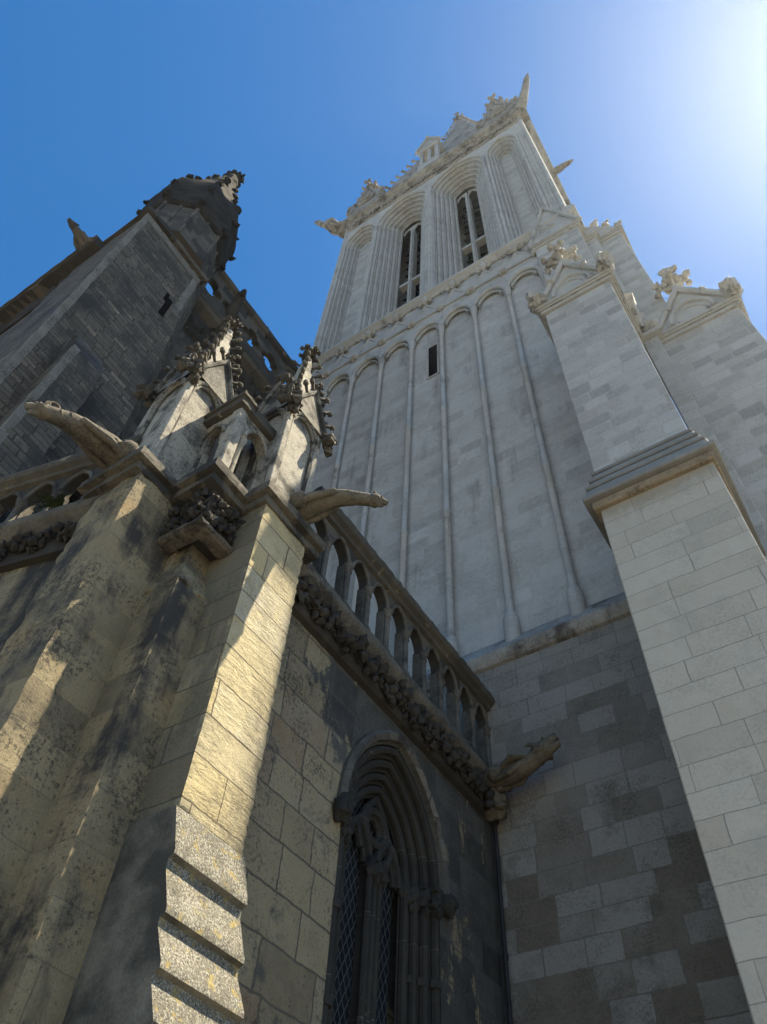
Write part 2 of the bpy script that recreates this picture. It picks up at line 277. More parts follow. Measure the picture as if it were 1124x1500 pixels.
class MB:
    def __init__(s): s.v = []; s.f = []
    def add(s, vs_, fs):
        k = len(s.v); s.v += [Vector(p) for p in vs_]; s.f += [tuple(i+k for i in f) for f in fs]; return s
    def hexa(s, p):  # 8 points: 4 lower loop + 4 upper loop
        return s.add(p, [(0, 1, 2, 3), (7, 6, 5, 4), (0, 4, 5, 1), (1, 5, 6, 2), (2, 6, 7, 3), (3, 7, 4, 0)])
    def box(s, x0, x1, y0, y1, z0, z1):
        return s.hexa([(x0, y0, z0), (x1, y0, z0), (x1, y1, z0), (x0, y1, z0), (x0, y0, z1), (x1, y0, z1), (x1, y1, z1), (x0, y1, z1)])
    def fbox(s, F, u0, u1, z0, z1, d0, d1):
        return s.hexa([F(u0, z0, d0), F(u1, z0, d0), F(u1, z0, d1), F(u0, z0, d1), F(u0, z1, d0), F(u1, z1, d0), F(u1, z1, d1), F(u0, z1, d1)])
    def taper(s, a, b):  # two boxes rims: (x0,x1,y0,y1,z)
        q = lambda t: [(t[0], t[2], t[4]), (t[1], t[2], t[4]), (t[1], t[3], t[4]), (t[0], t[3], t[4])]
        return s.hexa(q(a)+q(b))
    def fprism(s, F, poly, d0, d1):
        n = len(poly)
        vs_ = [F(u, z, d0) for u, z in poly]+[F(u, z, d1) for u, z in poly]
        return s.add(vs_, [tuple(range(n)), tuple(range(2*n-1, n-1, -1))]+[(i, i+n, (i+1) % n+n, (i+1) % n) for i in range(n)])
    def sweep(s, F, prof, u0, u1):  # profile (d outward, z) extruded along u
        n = len(prof)
        vs_ = [F(u0, z, -o) for o, z in prof]+[F(u1, z, -o) for o, z in prof]
        return s.add(vs_, [tuple(range(n)), tuple(range(2*n-1, n-1, -1))]+[(i, i+n, (i+1) % n+n, (i+1) % n) for i in range(n)])
    def strip(s, A, B):
        n = len(A); return s.add(list(A)+list(B), [(i, i+1, n+i+1, n+i) for i in range(n-1)])
    def tube(s, pts, r, n=8, cap=True):
        pts = [Vector(p) for p in pts]; m = len(pts)
        rs = r if hasattr(r, '__len__') else [r]*m
        k = len(s.v); ref = None
        for i, p in enumerate(pts):
            t = (pts[min(i+1, m-1)]-pts[max(i-1, 0)])
            t = t.normalized() if t.length > 1e-9 else Vector((0, 0, 1))
            if ref is None: ref = Vector((0, 0, 1)) if abs(t.z) < 0.9 else Vector((1, 0, 0))
            a = (ref-t*ref.dot(t)).normalized(); b = t.cross(a); ref = a
            ri = rs[i]; ra, rb = ri if hasattr(ri, '__len__') else (ri, ri)
            for j in range(n):
                q = 2*math.pi*j/n; s.v.append(p+a*math.cos(q)*ra+b*math.sin(q)*rb)
        for i in range(m-1):
            for j in range(n):
                s.f.append((k+i*n+j, k+i*n+(j+1) % n, k+(i+1)*n+(j+1) % n, k+(i+1)*n+j))
        if cap: s.f.append(tuple(k+j for j in range(n-1, -1, -1))); s.f.append(tuple(k+(m-1)*n+j for j in range(n)))
        return s
    def lathe(s, c, prof, n=12, rot=0.0):
        k = len(s.v); c = Vector(c)
        for r, z in prof:
            for j in range(n):
                q = 2*math.pi*j/n+rot; s.v.append(c+Vector((math.cos(q)*r, math.sin(q)*r, z)))
        for i in range(len(prof)-1):
            for j in range(n): s.f.append((k+i*n+j, k+i*n+(j+1) % n, k+(i+1)*n+(j+1) % n, k+(i+1)*n+j))
        s.f.append(tuple(k+j for j in range(n-1, -1, -1))); s.f.append(tuple(k+(len(prof)-1)*n+j for j in range(n)))
        return s
    def lump(s, c, r, seed=0.0, amp=0.25, n=8, m=6, fq=2.0):
        c = Vector(c); rr = Vector(r) if hasattr(r, '__len__') else Vector((r, r, r)); k = len(s.v)
        for i in range(m+1):
            th = math.pi*i/m
            for j in range(n):
                ph = 2*math.pi*j/n; d = Vector((math.sin(th)*math.cos(ph), math.sin(th)*math.sin(ph), math.cos(th)))
                a = 1+amp*noise.noise(d*fq+Vector((seed*7.3, seed*3.1, seed)))*1.6
                s.v.append(c+Vector((d.x*rr.x, d.y*rr.y, d.z*rr.z))*a)
        for i in range(m):
            for j in range(n): s.f.append((k+i*n+j, k+i*n+(j+1) % n, k+(i+1)*n+(j+1) % n, k+(i+1)*n+j))
        return s
    def build(s, name, mat, parent=None, smooth=None, bevel=0.0, bseg=1, sub=0.0, erode=0.0, efq=3.0, base=None, mats=None, midx=None, shuffle=0):
        k_ = 1.12 if parent is not None and parent.name.startswith('stepped_buttress') else 1.0
        s.v = [p*k_ for p in s.v]
        off = parent_loc(parent) if parent else (Vector(base)+Vector((0, 0, EYE)) if base else Vector((0, 0, 0)))
        me = bpy.data.meshes.new(name)
        me.from_pydata([tuple(p+Vector((0, 0, EYE))-off) for p in s.v], [], s.f)
        bm = bmesh.new(); bm.from_mesh(me)
        bmesh.ops.remove_doubles(bm, verts=bm.verts, dist=0.0004)
        bmesh.ops.recalc_face_normals(bm, faces=bm.faces)
        if bevel:
            es = [e for e in bm.edges if e.is_manifold and e.calc_face_angle(0) > 0.45]
            bmesh.ops.bevel(bm, geom=es, offset=bevel, segments=bseg, profile=0.5, affect='EDGES', clamp_overlap=True)
        if sub:
            bmesh.ops.triangulate(bm, faces=[f for f in bm.faces if len(f.verts) > 4])
            for _ in range(7):
                es = [e for e in bm.edges if e.calc_length() > sub*1.5]
                if not es or len(bm.verts) > 60000: break
                bmesh.ops.subdivide_edges(bm, edges=es, cuts=1, use_grid_fill=True)
            bmesh.ops.triangulate(bm, faces=[f for f in bm.faces if len(f.verts) > 4])
        if erode:
            bm.normal_update()
            mv = []
            for v in bm.verts:
                p = v.co+off; fa = [f.normal for f in v.link_faces]
                edge = 0.0
                if len(fa) > 1:
                    edge = max(1-fa[0].dot(q) for q in fa[1:])
                a = noise.fractal(p*efq, 0.9, 2.1, 4)
                b = noise.noise(p*efq*2.3+Vector((5, 1, 9)))
                d = erode*0.45*a-(erode*1.6*max(0.0, 0.35+b) if edge > 0.4 else 0.0)
                mv.append((v, v.normal*d))
            for v, d in mv: v.co += d
        bm.to_mesh(me); bm.free()
        if smooth is not None:
            me.polygons.foreach_set('use_smooth', [True]*len(me.polygons))
            me.set_sharp_from_angle(angle=R(smooth))
        me.materials.append(M[mat] if isinstance(mat, str) else mat)
        o = bpy.data.objects.new(name, me); o.location = off-parent_loc(parent) if parent else off
        C.objects.link(o)
        if parent: o.parent = parent
        return o
LOC = {}
def parent_loc(p):
    l = Vector(p.location)
    while p.parent: p = p.parent; l = l+Vector(p.location)
    return l
def thing(name, label, cat, base, group=None):
    o = bpy.data.objects.new(name, None); C.objects.link(o); o.empty_display_size = 0.2
    o.location = Vector(base)+Vector((0, 0, EYE)); o['label'] = label; o['category'] = cat
    if group: o['group'] = group
    return o
def tag(o, label, cat, group=None):
    o['label'] = label; o['category'] = cat
    if group: o['group'] = group
    return o
def dup(o, dx=0, dy=0, dz=0, label=None, parent=None):
    c = o.copy(); C.objects.link(c)
    c.location = Vector(o.location)+Vector((dx, dy, dz))
    if parent is not None: c.parent = parent
    if label: c['label'] = label
    for ch in [q for q in o.children]:
        g = ch.copy(); C.objects.link(g); g.parent = c
        for h in [q for q in ch.children]:
            k = h.copy(); C.objects.link(k); k.parent = g
    return c

def arch(u0, u1, zb, zs, rise, n=10):
    c = (u0+u1)/2; hw = (u1-u0)/2; Rr = (hw*hw+rise*rise)/(2*hw)
    a1 = math.atan2(rise, c-(u0+Rr)) if rise < Rr*10 else math.pi/2
    L = [(u0, zb)]
    for i in range(n+1):
        a = lerp(math.pi, a1, i/n); L.append((u0+Rr+Rr*math.cos(a), zs+Rr*math.sin(a)))
    L[-1] = (c, zs+rise)
    return L+[(2*c-u, z) for u, z in reversed(L[:-1])]
def wall_arches(mb, F, u0, u1, z0, z1, holes, d=0.0):
    """front sheet with pointed openings; holes: (ua, ub, zb, zs, rise)"""
    cur = u0
    for ua, ub, zb, zs, rise in holes:
        if ua > cur+1e-4: mb.add([F(cur, z0, d), F(ua, z0, d), F(ua, z1, d), F(cur, z1, d)], [(0, 1, 2, 3)])
        if zb > z0+1e-4: mb.add([F(ua, z0, d), F(ub, z0, d), F(ub, zb, d), F(ua, zb, d)], [(0, 1, 2, 3)])
        P = arch(ua, ub, zb, zs, rise)[1:-1]
        mb.strip([F(u, z, d) for u, z in P], [F(u, z1, d) for u, z in P]); cur = ub
    if cur < u1-1e-4: mb.add([F(cur, z0, d), F(u1, z0, d), F(u1, z1, d), F(cur, z1, d)], [(0, 1, 2, 3)])
def orders(mb, F, uc, hw, zb, zs, rise, steps, roll=0.05, cap=True):
    """stepped archivolts. steps: list of (inset, depth) after the outer edge at depth 0"""
    P0, d0 = arch(uc-hw, uc+hw, zb, zs, rise), 0.0
    h0 = hw
    for ins, dep in steps:
        mb.strip([F(u, z, d0) for u, z in P0], [F(u, z, dep) for u, z in P0])
        h1 = h0-ins
        P1 = arch(uc-h1, uc+h1, zb, zs, rise*h1/hw)
        mb.strip([F(u, z, dep) for u, z in P0], [F(u, z, dep) for u, z in P1])
        if roll:
            rr = min(roll, ins*0.42); hm = h0-rr*1.02
            Pm = arch(uc-hm, uc+hm, zb, zs, rise*hm/hw)
            mb.tube([F(u, z, dep-rr*0.9) for u, z in Pm], rr, 6)
            if cap:
                for sgn in (-1, 1):
                    mb.lump(F(uc+sgn*hm, zs-0.05, dep-rr*0.9), (rr*1.7, rr*1.7, rr*2.6), seed=dep*9+sgn+uc, n=7, m=5)
        P0, d0, h0 = P1, dep, h1
    return P0, d0, h0
def arch_tube(mb, F, ua, ub, zb, zs, rise, d, r, n=6, jamb=True):
    P = arch(ua, ub, zb, zs, rise)
    if not jamb: P = P[1:-1]
    mb.tube([F(u, z, d) for u, z in P], r, n)
def carved(mb, F, u0, u1, z0, z1, depth, cell=0.02, per=0.28, seed=0.0, d=0.0):
    """deep-cut running foliage: a grid pushed out in leaf-like lobes"""
    nu = max(4, int((u1-u0)/cell)); nz = max(4, int((z1-z0)/cell)); k = len(mb.v)
    for j in range(nz+1):
        for i in range(nu+1):
            u = lerp(u0, u1, i/nu); z = lerp(z0, z1, j/nz)
            p = Vector((u/per, z/(per*0.8), seed))
            p2 = p+Vector((noise.noise(p*1.7), noise.noise(p*1.7+Vector((9, 2, 4))), 0))*0.45
            dd = noise.voronoi(p2*1.5)[0]; h = max(0.0, 1-dd[0]*1.7)**0.5
            vein = noise.voronoi(p2*5.2+Vector((4, 1, 2)))[0]
            h *= 0.45+0.55*min(1.0, (vein[1]-vein[0])*2.6); h += 0.30*noise.noise(p*7)
            edge = min(1.0, min(j, nz-j)/2.0)
            mb.v.append(F(u, z, d-depth*max(0.0, h)*edge))
    for j in range(nz):
        for i in range(nu): a = k+j*(nu+1)+i; mb.f.append((a, a+1, a+nu+2, a+nu+1))
    return mb
def foliage(mb, F, u0, u1, z0, z1, r, seed=0.0, d=0.0, step=None):
    """a running row of undercut leaf clusters"""
    rnd = random.Random(seed); h = z1-z0; step = step or h*0.55; n = max(1, int((u1-u0)/step))
    for i in range(n):
        c = u0+(i+0.5)*(u1-u0)/n; zc = z0+h*0.5+(0.14*h if i % 2 else -0.14*h)
        mb.lump(F(c, zc, d-r*0.75), (r*0.5, r*0.5, r*0.5), seed+i, 0.5, 8, 6, 3.0)
        for k in range(7):
            a = k*0.9+rnd.uniform(-0.3, 0.3)+i; q = r*rnd.uniform(0.75, 1.25)
            b = F(c+math.cos(a)*q, zc+math.sin(a)*q*0.9, d-r*rnd.uniform(0.15, 0.8))
            mb.lump(b, (r*rnd.uniform(0.25, 0.5), r*rnd.uniform(0.25, 0.5), r*rnd.uniform(0.25, 0.5)), seed+i*7+k, 0.75, 7, 5, 3.2)
        e = c+step*0.5
        mb.tube([F(c, zc, d-r*0.2), F(e-step*0.15, z0+h*(0.2 if i % 2 else 0.8), d-r*0.35), F(e+step*0.2, z0+h*0.5, d-r*0.15)], r*0.13, 5)
def crocket(mb, p, out, upv, s, seed=0.0):
    """one curled leaf hook"""
    out = Vector(out).normalized(); upv = Vector(upv).normalized(); p = Vector(p)
    pts = [p, p+out*s*0.5+upv*s*0.25, p+out*s*0.95+upv*s*0.75, p+out*s*1.25+upv*s*0.7, p+out*s*1.3+upv*s*0.35]
    mb.tube(pts, [s*0.22, s*0.2, s*0.26, s*0.3, s*0.14], 6)
    mb.lump(p+out*s*1.05+upv*s*0.62, (s*0.34,)*3, seed, 0.4, 7, 5)
def fleuron(mb, p, s, seed=0.0):
    p = Vector(p)
    mb.tube([p, p+Vector((0, 0, s*1.1)), p+Vector((0, 0, s*2.1))], [s*0.2, s*0.16, s*0.2], 7)
    for k in range(4):
        a = k*math.pi/2+0.1
        o = Vector((math.cos(a), math.sin(a), 0))
        crocket(mb, p+Vector((0, 0, s*0.9)), o, (0, 0, 1), s*0.62, seed+k)
        t_ = Vector((-o.y, o.x, 0)); e = p+Vector((0, 0, s*1.25))+o*s*0.6
        for q, (a_, b_, c_) in enumerate(((0.25, 0.3, 0.0), (0.25, -0.3, 0.0), (0.1, 0.0, 0.3), (-0.25, 0.22, -0.05), (-0.25, -0.22, -0.05))): mb.lump(e+o*s*a_+t_*s*b_+Vector((0, 0, s*c_)), (s*0.2, s*0.2, s*0.17), seed+k*5+q, 0.6, 8, 6, 3.0)
    mb.lump(p+Vector((0, 0, s*2.2)), (s*0.34, s*0.34, s*0.42), seed+9, 0.35, 8, 6)
def S(y, X, Z): k = y/7.31; return X*k, Z*k            # apparent position on the tower plane -> real at depth y

# ================================================================ ground
gm = MB(); gm.add([(-300, -300, -EYE), (300, -300, -EYE), (300, 300, -EYE), (-300, 300, -EYE)], [(0, 1, 2, 3)])
g = gm.build('ground', 'ground'); g['kind'] = 'structure'

# ================================================================ bell tower
TY, TL, TR = 7.40, -8.87, 0.14
tower = thing('bell_tower', 'tall pale limestone bell tower with tall louvred belfry windows and blind arcade', 'tower', (-4.3, 11.5, -EYE))
mb = MB(); mb.box(-8.6, 0.1, 7.31, 16, -EYE, 7.42); mb.build('lower_wall', 'tower_low', tower)
F = FY(TY)
# string between lower wall and arcade
mb = MB(); mb.sweep(FY(7.31), [(0.0, 7.36), (0.05, 7.38), (0.11, 7.46), (0.12, 7.54), (-0.17, 7.98), (-0.3, 7.98), (-0.3, 7.36)], -8.6, 0.1)
mb.build('string_course', 'tower_dark', tower, smooth=30, sub=0.3)
ax = [S(TY, x, 0)[0] for x in (-8.78, -7.81, -6.835, -5.865, -4.895, -3.985, -3.005, -2.03, -1.06, -0.09)]
zsp, zap, zst = 20.02, 20.56, 22.55
# arcade wall (recessed panels) and spandrel wall with arches
mb = MB(); PD = 0.13
mb.box(TL+0.02, TR-0.02, TY+PD, 16, 7.5, 22.6); mb.box(TL+0.02, TR-0.02, TY+2.2, 16, 22.6, 38.0)
# slit window below is a black sheet imitating a shaded recess
mb.build('arcade_wall', 'tower', tower)
mb = MB(); holes = [(a+0.075, b-0.075, zsp, zsp, zap-zsp) for a, b in zip(ax[:-1], ax[1:])]
wall_arches(mb, F, TL, TR, zsp-0.02, zst, holes)
for ua, ub, zb, zs, rise in holes:
    P = arch(ua, ub, zb, zs, rise)[1:-1]; mb.strip([F(u, z, 0) for u, z in P], [F(u, z, PD+0.01) for u, z in P])
mb.add([F(TL, 7.8, 0), F(TL, zst, 0), F(TL, zst, 8), F(TL, 7.8, 8)], [(0, 1, 2, 3)])
mb.fbox(F, TL, ax[0]+0.075, 7.8, zsp, 0, PD); mb.fbox(F, ax[-1]-0.075, TR, 7.8, zsp, 0, PD)
mb.build('spandrel_wall', 'tower', tower)
def shaft_mb(x):
    m = MB(); c = F(x, 0, 0.03); c = Vector((c.x, c.y, 0))
    m.lathe(c, [(0.12, 7.5), (0.12, 8.12), (0.118, 8.2), (0.105, 8.29), (0.09, 8.34), (0.065, 8.36), (0.062, 8.38), (0.062, 11.5), (0.075, 11.53), (0.075, 11.6), (0.062, 11.63), (0.062, 15.4), (0.075, 15.43), (0.075, 15.5), (0.062, 15.53), (0.062, 19.5), (0.08, 19.55), (0.06, 19.6), (0.1, 19.85), (0.11, 19.93), (0.11, 20.0)], 12)
    return m
sh0 = shaft_mb(ax[1]).build('shaft', 'tower_trim', tower, smooth=40)
for x in ax[2:-1]: dup(sh0, dx=x-ax[1])
def arch_mb(a, b):
    m = MB(); c = (a+b)/2
    arch_tube(m, F, a+0.05, b-0.05, zsp, zsp, zap-zsp+0.03, 0.0, 0.055, 7, False)
    arch_tube(m, F, a+0.15, b-0.15, zsp, zsp, zap-zsp-0.08, 0.05, 0.04, 6, False)
    # raking gablet with leaf finial
    for sg in (-1, 1):
        m.tube([F(c+sg*0.44, 21.12, 0.0), F(c+sg*0.1, 21.75, -0.03), F(c, 21.98, -0.04)], [0.05, 0.055, 0.05], 6)
        m.lump(F(c+sg*0.45, 21.12, -0.06), (0.1, 0.1, 0.11), c+sg, 0.4, 7, 5)
    m.fprism(F, [(c-0.40, 21.14), (c+0.40, 21.14), (c, 21.93)], -0.05, 0.05)
    m.lump(F(c, 22.12, -0.1), (0.16, 0.12, 0.15), c, 0.5, 9, 7)
    for sg in (-1, 1): m.lump(F(c+sg*0.16, 22.06, -0.12), (0.1, 0.1, 0.08), c+sg*3, 0.5, 7, 5)
    return m
ba0 = arch_mb(ax[0], ax[1]).build('blind_arch', 'tower_trim', tower, smooth=45)
for a in ax[1:-1]: dup(ba0, dx=a-ax[0])
# slit window
mb = MB(); sx0, sx1 = S(TY+PD, -4.34, 0)[0], S(TY+PD, -4.09, 0)[0]
mb.fbox(FY(TY+PD-0.012), sx0, sx1, 17.6, 19.3, 0, 0.008); sl = mb.build('slit_opening', 'dark', tower)
mb = MB(); FS = FY(TY+PD-0.03)
for q in ((sx0-0.06, sx0, 17.55, 19.36), (sx1, sx1+0.06, 17.55, 19.36), (sx0, sx1, 19.3, 19.36), (sx0, sx1, 17.53, 17.6)): mb.fbox(FS, *q, 0, 0.028)
mb.build('slit_frame', 'tower_trim', tower)
# string above arcade
mb = MB(); mb.sweep(F, [(0, 22.30), (0.06, 22.33), (0.10, 22.42), (0.20, 22.5), (0.22, 22.58), (0.20, 22.64), (0.05, 22.8), (-0.1, 22.8), (-0.1, 22.3)], TL-0.1, TR+0.1)
mb.sweep(FX(TR), [(0, 22.30), (0.10, 22.42), (0.21, 22.5), (0.215, 22.6), (0.05, 22.8), (-0.1, 22.8), (-0.1, 22.3)], TY-0.2, 16)
foliage(mb, F, TL+0.1, -1.1, 22.2, 22.42, 0.07, 8, -0.02, 0.33)
mb.build('upper_string_course', 'tower_trim', tower, smooth=35)
# belfry stage
BZ0, BZ1 = 22.8, 38.2
wide = [(-5.72, 1.22), (-3.09, 1.22)]; narrow = [(-7.86, 0.74), (-1.00, 0.62)]
op = sorted([(c-h, c+h, BZ0, 34.5, 1.75 if h > 1 else 1.35, h) for c, h in wide+narrow])
mb = MB(); wall_arches(mb, F, TL, TR, BZ0, BZ1, [o[:5] for o in op])
mb.add([F(TL, BZ0, 0), F(TL, BZ1, 0), F(TL, BZ1, 8), F(TL, BZ0, 8)], [(0, 1, 2, 3)])
mb.add([F(TR, BZ0, 0), F(TR, BZ1, 0), F(TR, BZ1, 8), F(TR, BZ0, 8)], [(0, 1, 2, 3)])
# corner rolls and pier rolls
for u in (TL+0.06, TR-0.06): mb.tube([F(u, BZ0, 0.02), F(u, 37.7, 0.02)], 0.085, 8)
for u in (TL+0.22, TR-0.2, TR-0.36, -4.52, -4.28, -7.02, -6.98): mb.tube([F(u, BZ0, 0.0), F(u, 35.0, 0.0)], 0.045, 6)
mb.build('belfry_wall', 'tower', tower, smooth=35)
for ua, ub, zb, zs, rise, h in op:
    c = (ua+ub)/2; big = h > 1
    mb = MB()
    st = [(0.13, 0.12), (0.13, 0.26), (0.13, 0.40), (0.13, 0.54), (0.13, 0.68), (0.10, 0.85)] if big else [(0.11, 0.12), (0.11, 0.24), (0.10, 0.36), (0.08, 0.48)]
    P, dl, hl = orders(mb, F, c, h, zb, zs, rise, st, 0.055)
    arch_tube(mb, F, ua-0.05, ub+0.05, zb, zs, rise+0.08, -0.02, 0.06, 7)
    ob = mb.build('belfry_window' if big else 'blind_lancet', 'tower', tower, smooth=40)
    if big:
        m = MB(); m.fprism(F, P, dl+0.55, dl+0.6); m.build('window_void', 'dark', ob)
        m = MB(); bw_ = 0.085
        m.fbox(F, c-bw_, c+bw_, zb, zs-0.3, dl+0.02, dl+0.3); m.tube([F(c, zb, dl), F(c, zs-0.3, dl)], 0.055, 8)
        m.build('mullion', 'tower', ob, smooth=40)
        m = MB(); m.fbox(F, c-hl, c-bw_, 28.0, 28.22, dl+0.04, dl+0.28); m.fbox(F, c+bw_, c+hl, 28.0, 28.22, dl+0.04, dl+0.28); m.build('transom', 'tower', ob)
        m = MB()  # tracery head
        zt = zs-0.35
        wall_arches(m, F, c-hl, c+hl, zt, zs+rise*hl/h*0.98, [(c-hl+0.02, c-0.06, zt, zt+0.1, 0.5), (c+0.06, c+hl-0.02, zt, zt+0.1, 0.5)], dl+0.1)
        for a, b in ((c-hl+0.02, c-0.05), (c+0.05, c+hl-0.02)): arch_tube(m, F, a, b, zt, zt+0.1, 0.5, dl+0.08, 0.04, 6, False)
        m.build('tracery', 'tower_trim', ob, smooth=40)
        for k in range(13):
            z0 = BZ0+0.5+k*0.82
            if k and k % 1 == 0:
                for a, b in ((c-hl, c-bw_), (c+bw_, c+hl)):
                    m = MB(); m.hexa([F(a, z0, dl+0.32), F(b, z0, dl+0.32), F(b, z0+0.35, dl+0.52), F(a, z0+0.35, dl+0.52), F(a, z0+0.04, dl+0.32), F(b, z0+0.04, dl+0.32), F(b, z0+0.39, dl+0.52), F(a, z0+0.39, dl+0.52)])
                    m.build('louvre', 'louvre', ob)
    else:
        m = MB(); m.fprism(F, P, dl, dl+0.05); m.build('blind_panel', 'tower', ob)
# sills under belfry openings are the sloped string; frieze and cornice
mb = MB(); foliage(mb, F, TL+0.1, TR-0.1, 36.85, 37.3, 0.15, 7, 0.0, 0.36); mb.sweep(F, [(0, 36.7), (0.07, 36.74), (0.08, 36.8), (0, 36.84)], TL, TR); mb.build('frieze', 'tower_dark', tower, smooth=60)
mb = MB()
prof = [(0, 37.3), (0.08, 37.34), (0.14, 37.42), (0.16, 37.5), (0.30, 37.6), (0.36, 37.72), (0.36, 37.88), (0.25, 37.95), (-0.3, 37.95), (-0.3, 37.3)]
mb.sweep(F, prof, TL-0.36, TR+0.36)
mb.sweep(FX(TR), [(o*0.97, z-0.004) for o, z in prof], TY-0.3, 16)
mb.build('cornice', 'tower_dark', tower, smooth=35)
mb = MB(); mb.box(TL+0.05, TR-0.05, TY+0.1, 15.9, 37.9, 38.6); mb.build('parapet_wall', 'tower', tower)
# gables on the parapet
def gable_mb(c, hw, z0, z1, y, seed):
    m = MB(); G = FY(y)
    m.fprism(G, [(c-hw, z0), (c+hw, z0), (c+hw, z0+0.5), (c, z1), (c-hw, z0+0.5)], 0, 0.35)
    for sg in (-1, 1):
        m.tube([G(c+sg*(hw+0.05), z0+0.45, -0.02), G(c, z1+0.05, -0.02)], 0.09, 6)
        for t in (0.12, 0.36, 0.6, 0.84):
            p = G(c+sg*lerp(hw, 0, t), lerp(z0+0.5, z1, t), 0.12); crocket(m, p, (sg*0.8, -0.3, 0.5), (0, 0, 1), 0.28, seed+t+sg)
        m.tube([G(c+sg*(hw+0.1), z0-0.3, 0.1), G(c+sg*(hw+0.1), z0+1.0, 0.1)], [0.16, 0.13], 6)
        m.lathe(G(c+sg*(hw+0.1), z0+1.0, 0.1), [(0.17, 0), (0.0, 0.7)], 6)
        for k in range(4): m.lump(G(c+sg*(hw+0.1), z0+0.95+k*0.26, 0.0), 0.17-0.02*k, seed+k, 0.6, 8, 6)
    zc = z0+0.5+(z1-z0-0.5)*0.28
    ring = [G(c+0.42*math.cos(a), zc+0.42*math.sin(a), -0.03) for a in [2*math.pi*k/16 for k in range(17)]]
    m.tube(ring, 0.10, 7)
    for k in range(3):
        a = R(90+120*k); r2 = [G(c+0.17*math.cos(a)+0.15*math.cos(b), zc+0.17*math.sin(a)+0.15*math.sin(b), -0.03) for b in [2*math.pi*q/10 for q in range(11)]]
        m.tube(r2, 0.035, 5)
    fleuron(m, G(c, z1, 0.12), 0.42, seed)
    return m
GY = 7.12
gx = lambda a: a*GY/7.31
gb = gable_mb(-7.75, 0.82, 38.0, 41.6, GY, 1.0).build('gable', 'tower_dark', tower, smooth=40)
MB().fprism(FY(GY-0.012), [(-7.750+0.40*math.cos(2*math.pi*k/20), 39.368+0.40*math.sin(2*math.pi*k/20)) for k in range(20)], 0, 0.02).build('roundel_shade_disc', 'old', gb)  # dark disc set on the gable imitates the shade of a recess
gb = gable_mb(-0.62, 0.85, 38.0, 41.9, GY, 2.0).build('gable', 'tower_dark', tower, smooth=40)
MB().fprism(FY(GY-0.012), [(-0.620+0.40*math.cos(2*math.pi*k/20), 39.452+0.40*math.sin(2*math.pi*k/20)) for k in range(20)], 0, 0.02).build('roundel_shade_disc', 'old', gb)
# lantern dormer in the middle of the parapet
m = MB(); LX0, LX1, LY = -4.85, -3.8, 7.25
lan = thing('x', '', '', (0, 0, 0)); bpy.data.objects.remove(lan)
mb = MB()
for x in (LX0, (LX0+LX1)/2-0.09, LX1-0.2): mb.box(x, x+0.2, LY, LY+0.2, 38.7, 42.3)
for x in (LX0, LX1-0.2): mb.box(x, x+0.2, LY+0.8, LY+1.0, 38.7, 42.3)
mb.box(LX0-0.05, LX1+0.05, LY-0.05, LY+1.05, 37.95, 39.7)
mb.box(LX0-0.06, LX1+0.06, LY-0.06, LY+1.06, 42.3, 42.7)
lant = mb.build('lantern', 'tower_trim', tower, bevel=0.02)
mb = MB(); G = FY(LY-0.08); lc = (LX0+LX1)/2
mb.fprism(G, [(LX0-0.12, 42.7), (LX1+0.12, 42.7), (lc, 44.3)], 0, 1.2)
for sg in (-1, 1):
    mb.tube([G(lc+sg*0.66, 42.7, -0.03), G(lc, 44.35, -0.03)], 0.07, 6)
    for t in (0.02, 0.3, 0.6, 0.9): crocket(mb, G(lc+sg*lerp(0.64, 0, t), lerp(42.75, 44.3, t), 0.1), (sg, 0, 0.4), (0, 0, 1), 0.15, t+sg)
fleuron(mb, G(lc, 44.2, 0.1), 0.22, 3)
mb.build('lantern_roof', 'tower_trim', lant, smooth=40)
mb = MB(); mb.fbox(FY(LY+0.55), LX0+0.2, LX1-0.2, 39.7, 42.3, 0, 0.05); mb.build('lantern_void', 'dark', lant)
# crocketed stone roof behind
mb = MB(); px, py, pz = -3.1, 8.5, 54.8
q = [(-4.35, 8.1), (-1.95, 8.1), (-1.95, 9.9), (-4.35, 9.9)]
mb.add([(x, y, 44.5) for x, y in q]+[(px, py+0.4, pz)], [(0, 1, 4), (1, 2, 4), (2, 3, 4), (3, 0, 4), (3, 2, 1, 0)])
mb.box(-4.35, -1.95, 8.1, 9.9, 38, 44.5)
for x, y, sg in ((-4.35, 8.1, -1), (-1.95, 8.1, 1)):
    for k in range(11):
        t = (k+0.5)/11; crocket(mb, (lerp(x, px, t), lerp(y, py+0.4, t), lerp(44.5, pz, t)), (sg, -0.15, 0.1), (0, 0, 1), 0.2, k+sg)
fleuron(mb, (px, py+0.4, pz-0.2), 0.35, 4)
mb.build('roof_spirelet', 'tower_dark', tower, smooth=30)
# low crocketed ridge between left gable and lantern
mb = MB()
for k in range(7):
    t = k/6; crocket(mb, (lerp(-6.75, -5.0, t), 7.3, lerp(39.0, 41.4, t)), (-0.5, -0.2, 0.3), (0, 0, 1), 0.24, k)
mb.fprism(FY(7.28), [(-6.9, 38), (-4.8, 38), (-4.8, 41.5), (-6.9, 38.9)], 0, 0.25)
mb.fprism(FY(7.26), [(-3.85, 38), (-1.6, 38), (-1.6, 38.9), (-3.85, 39.4)], 0, 0.25)
mb.build('crocketed_parapet', 'tower_dark', tower, smooth=40)

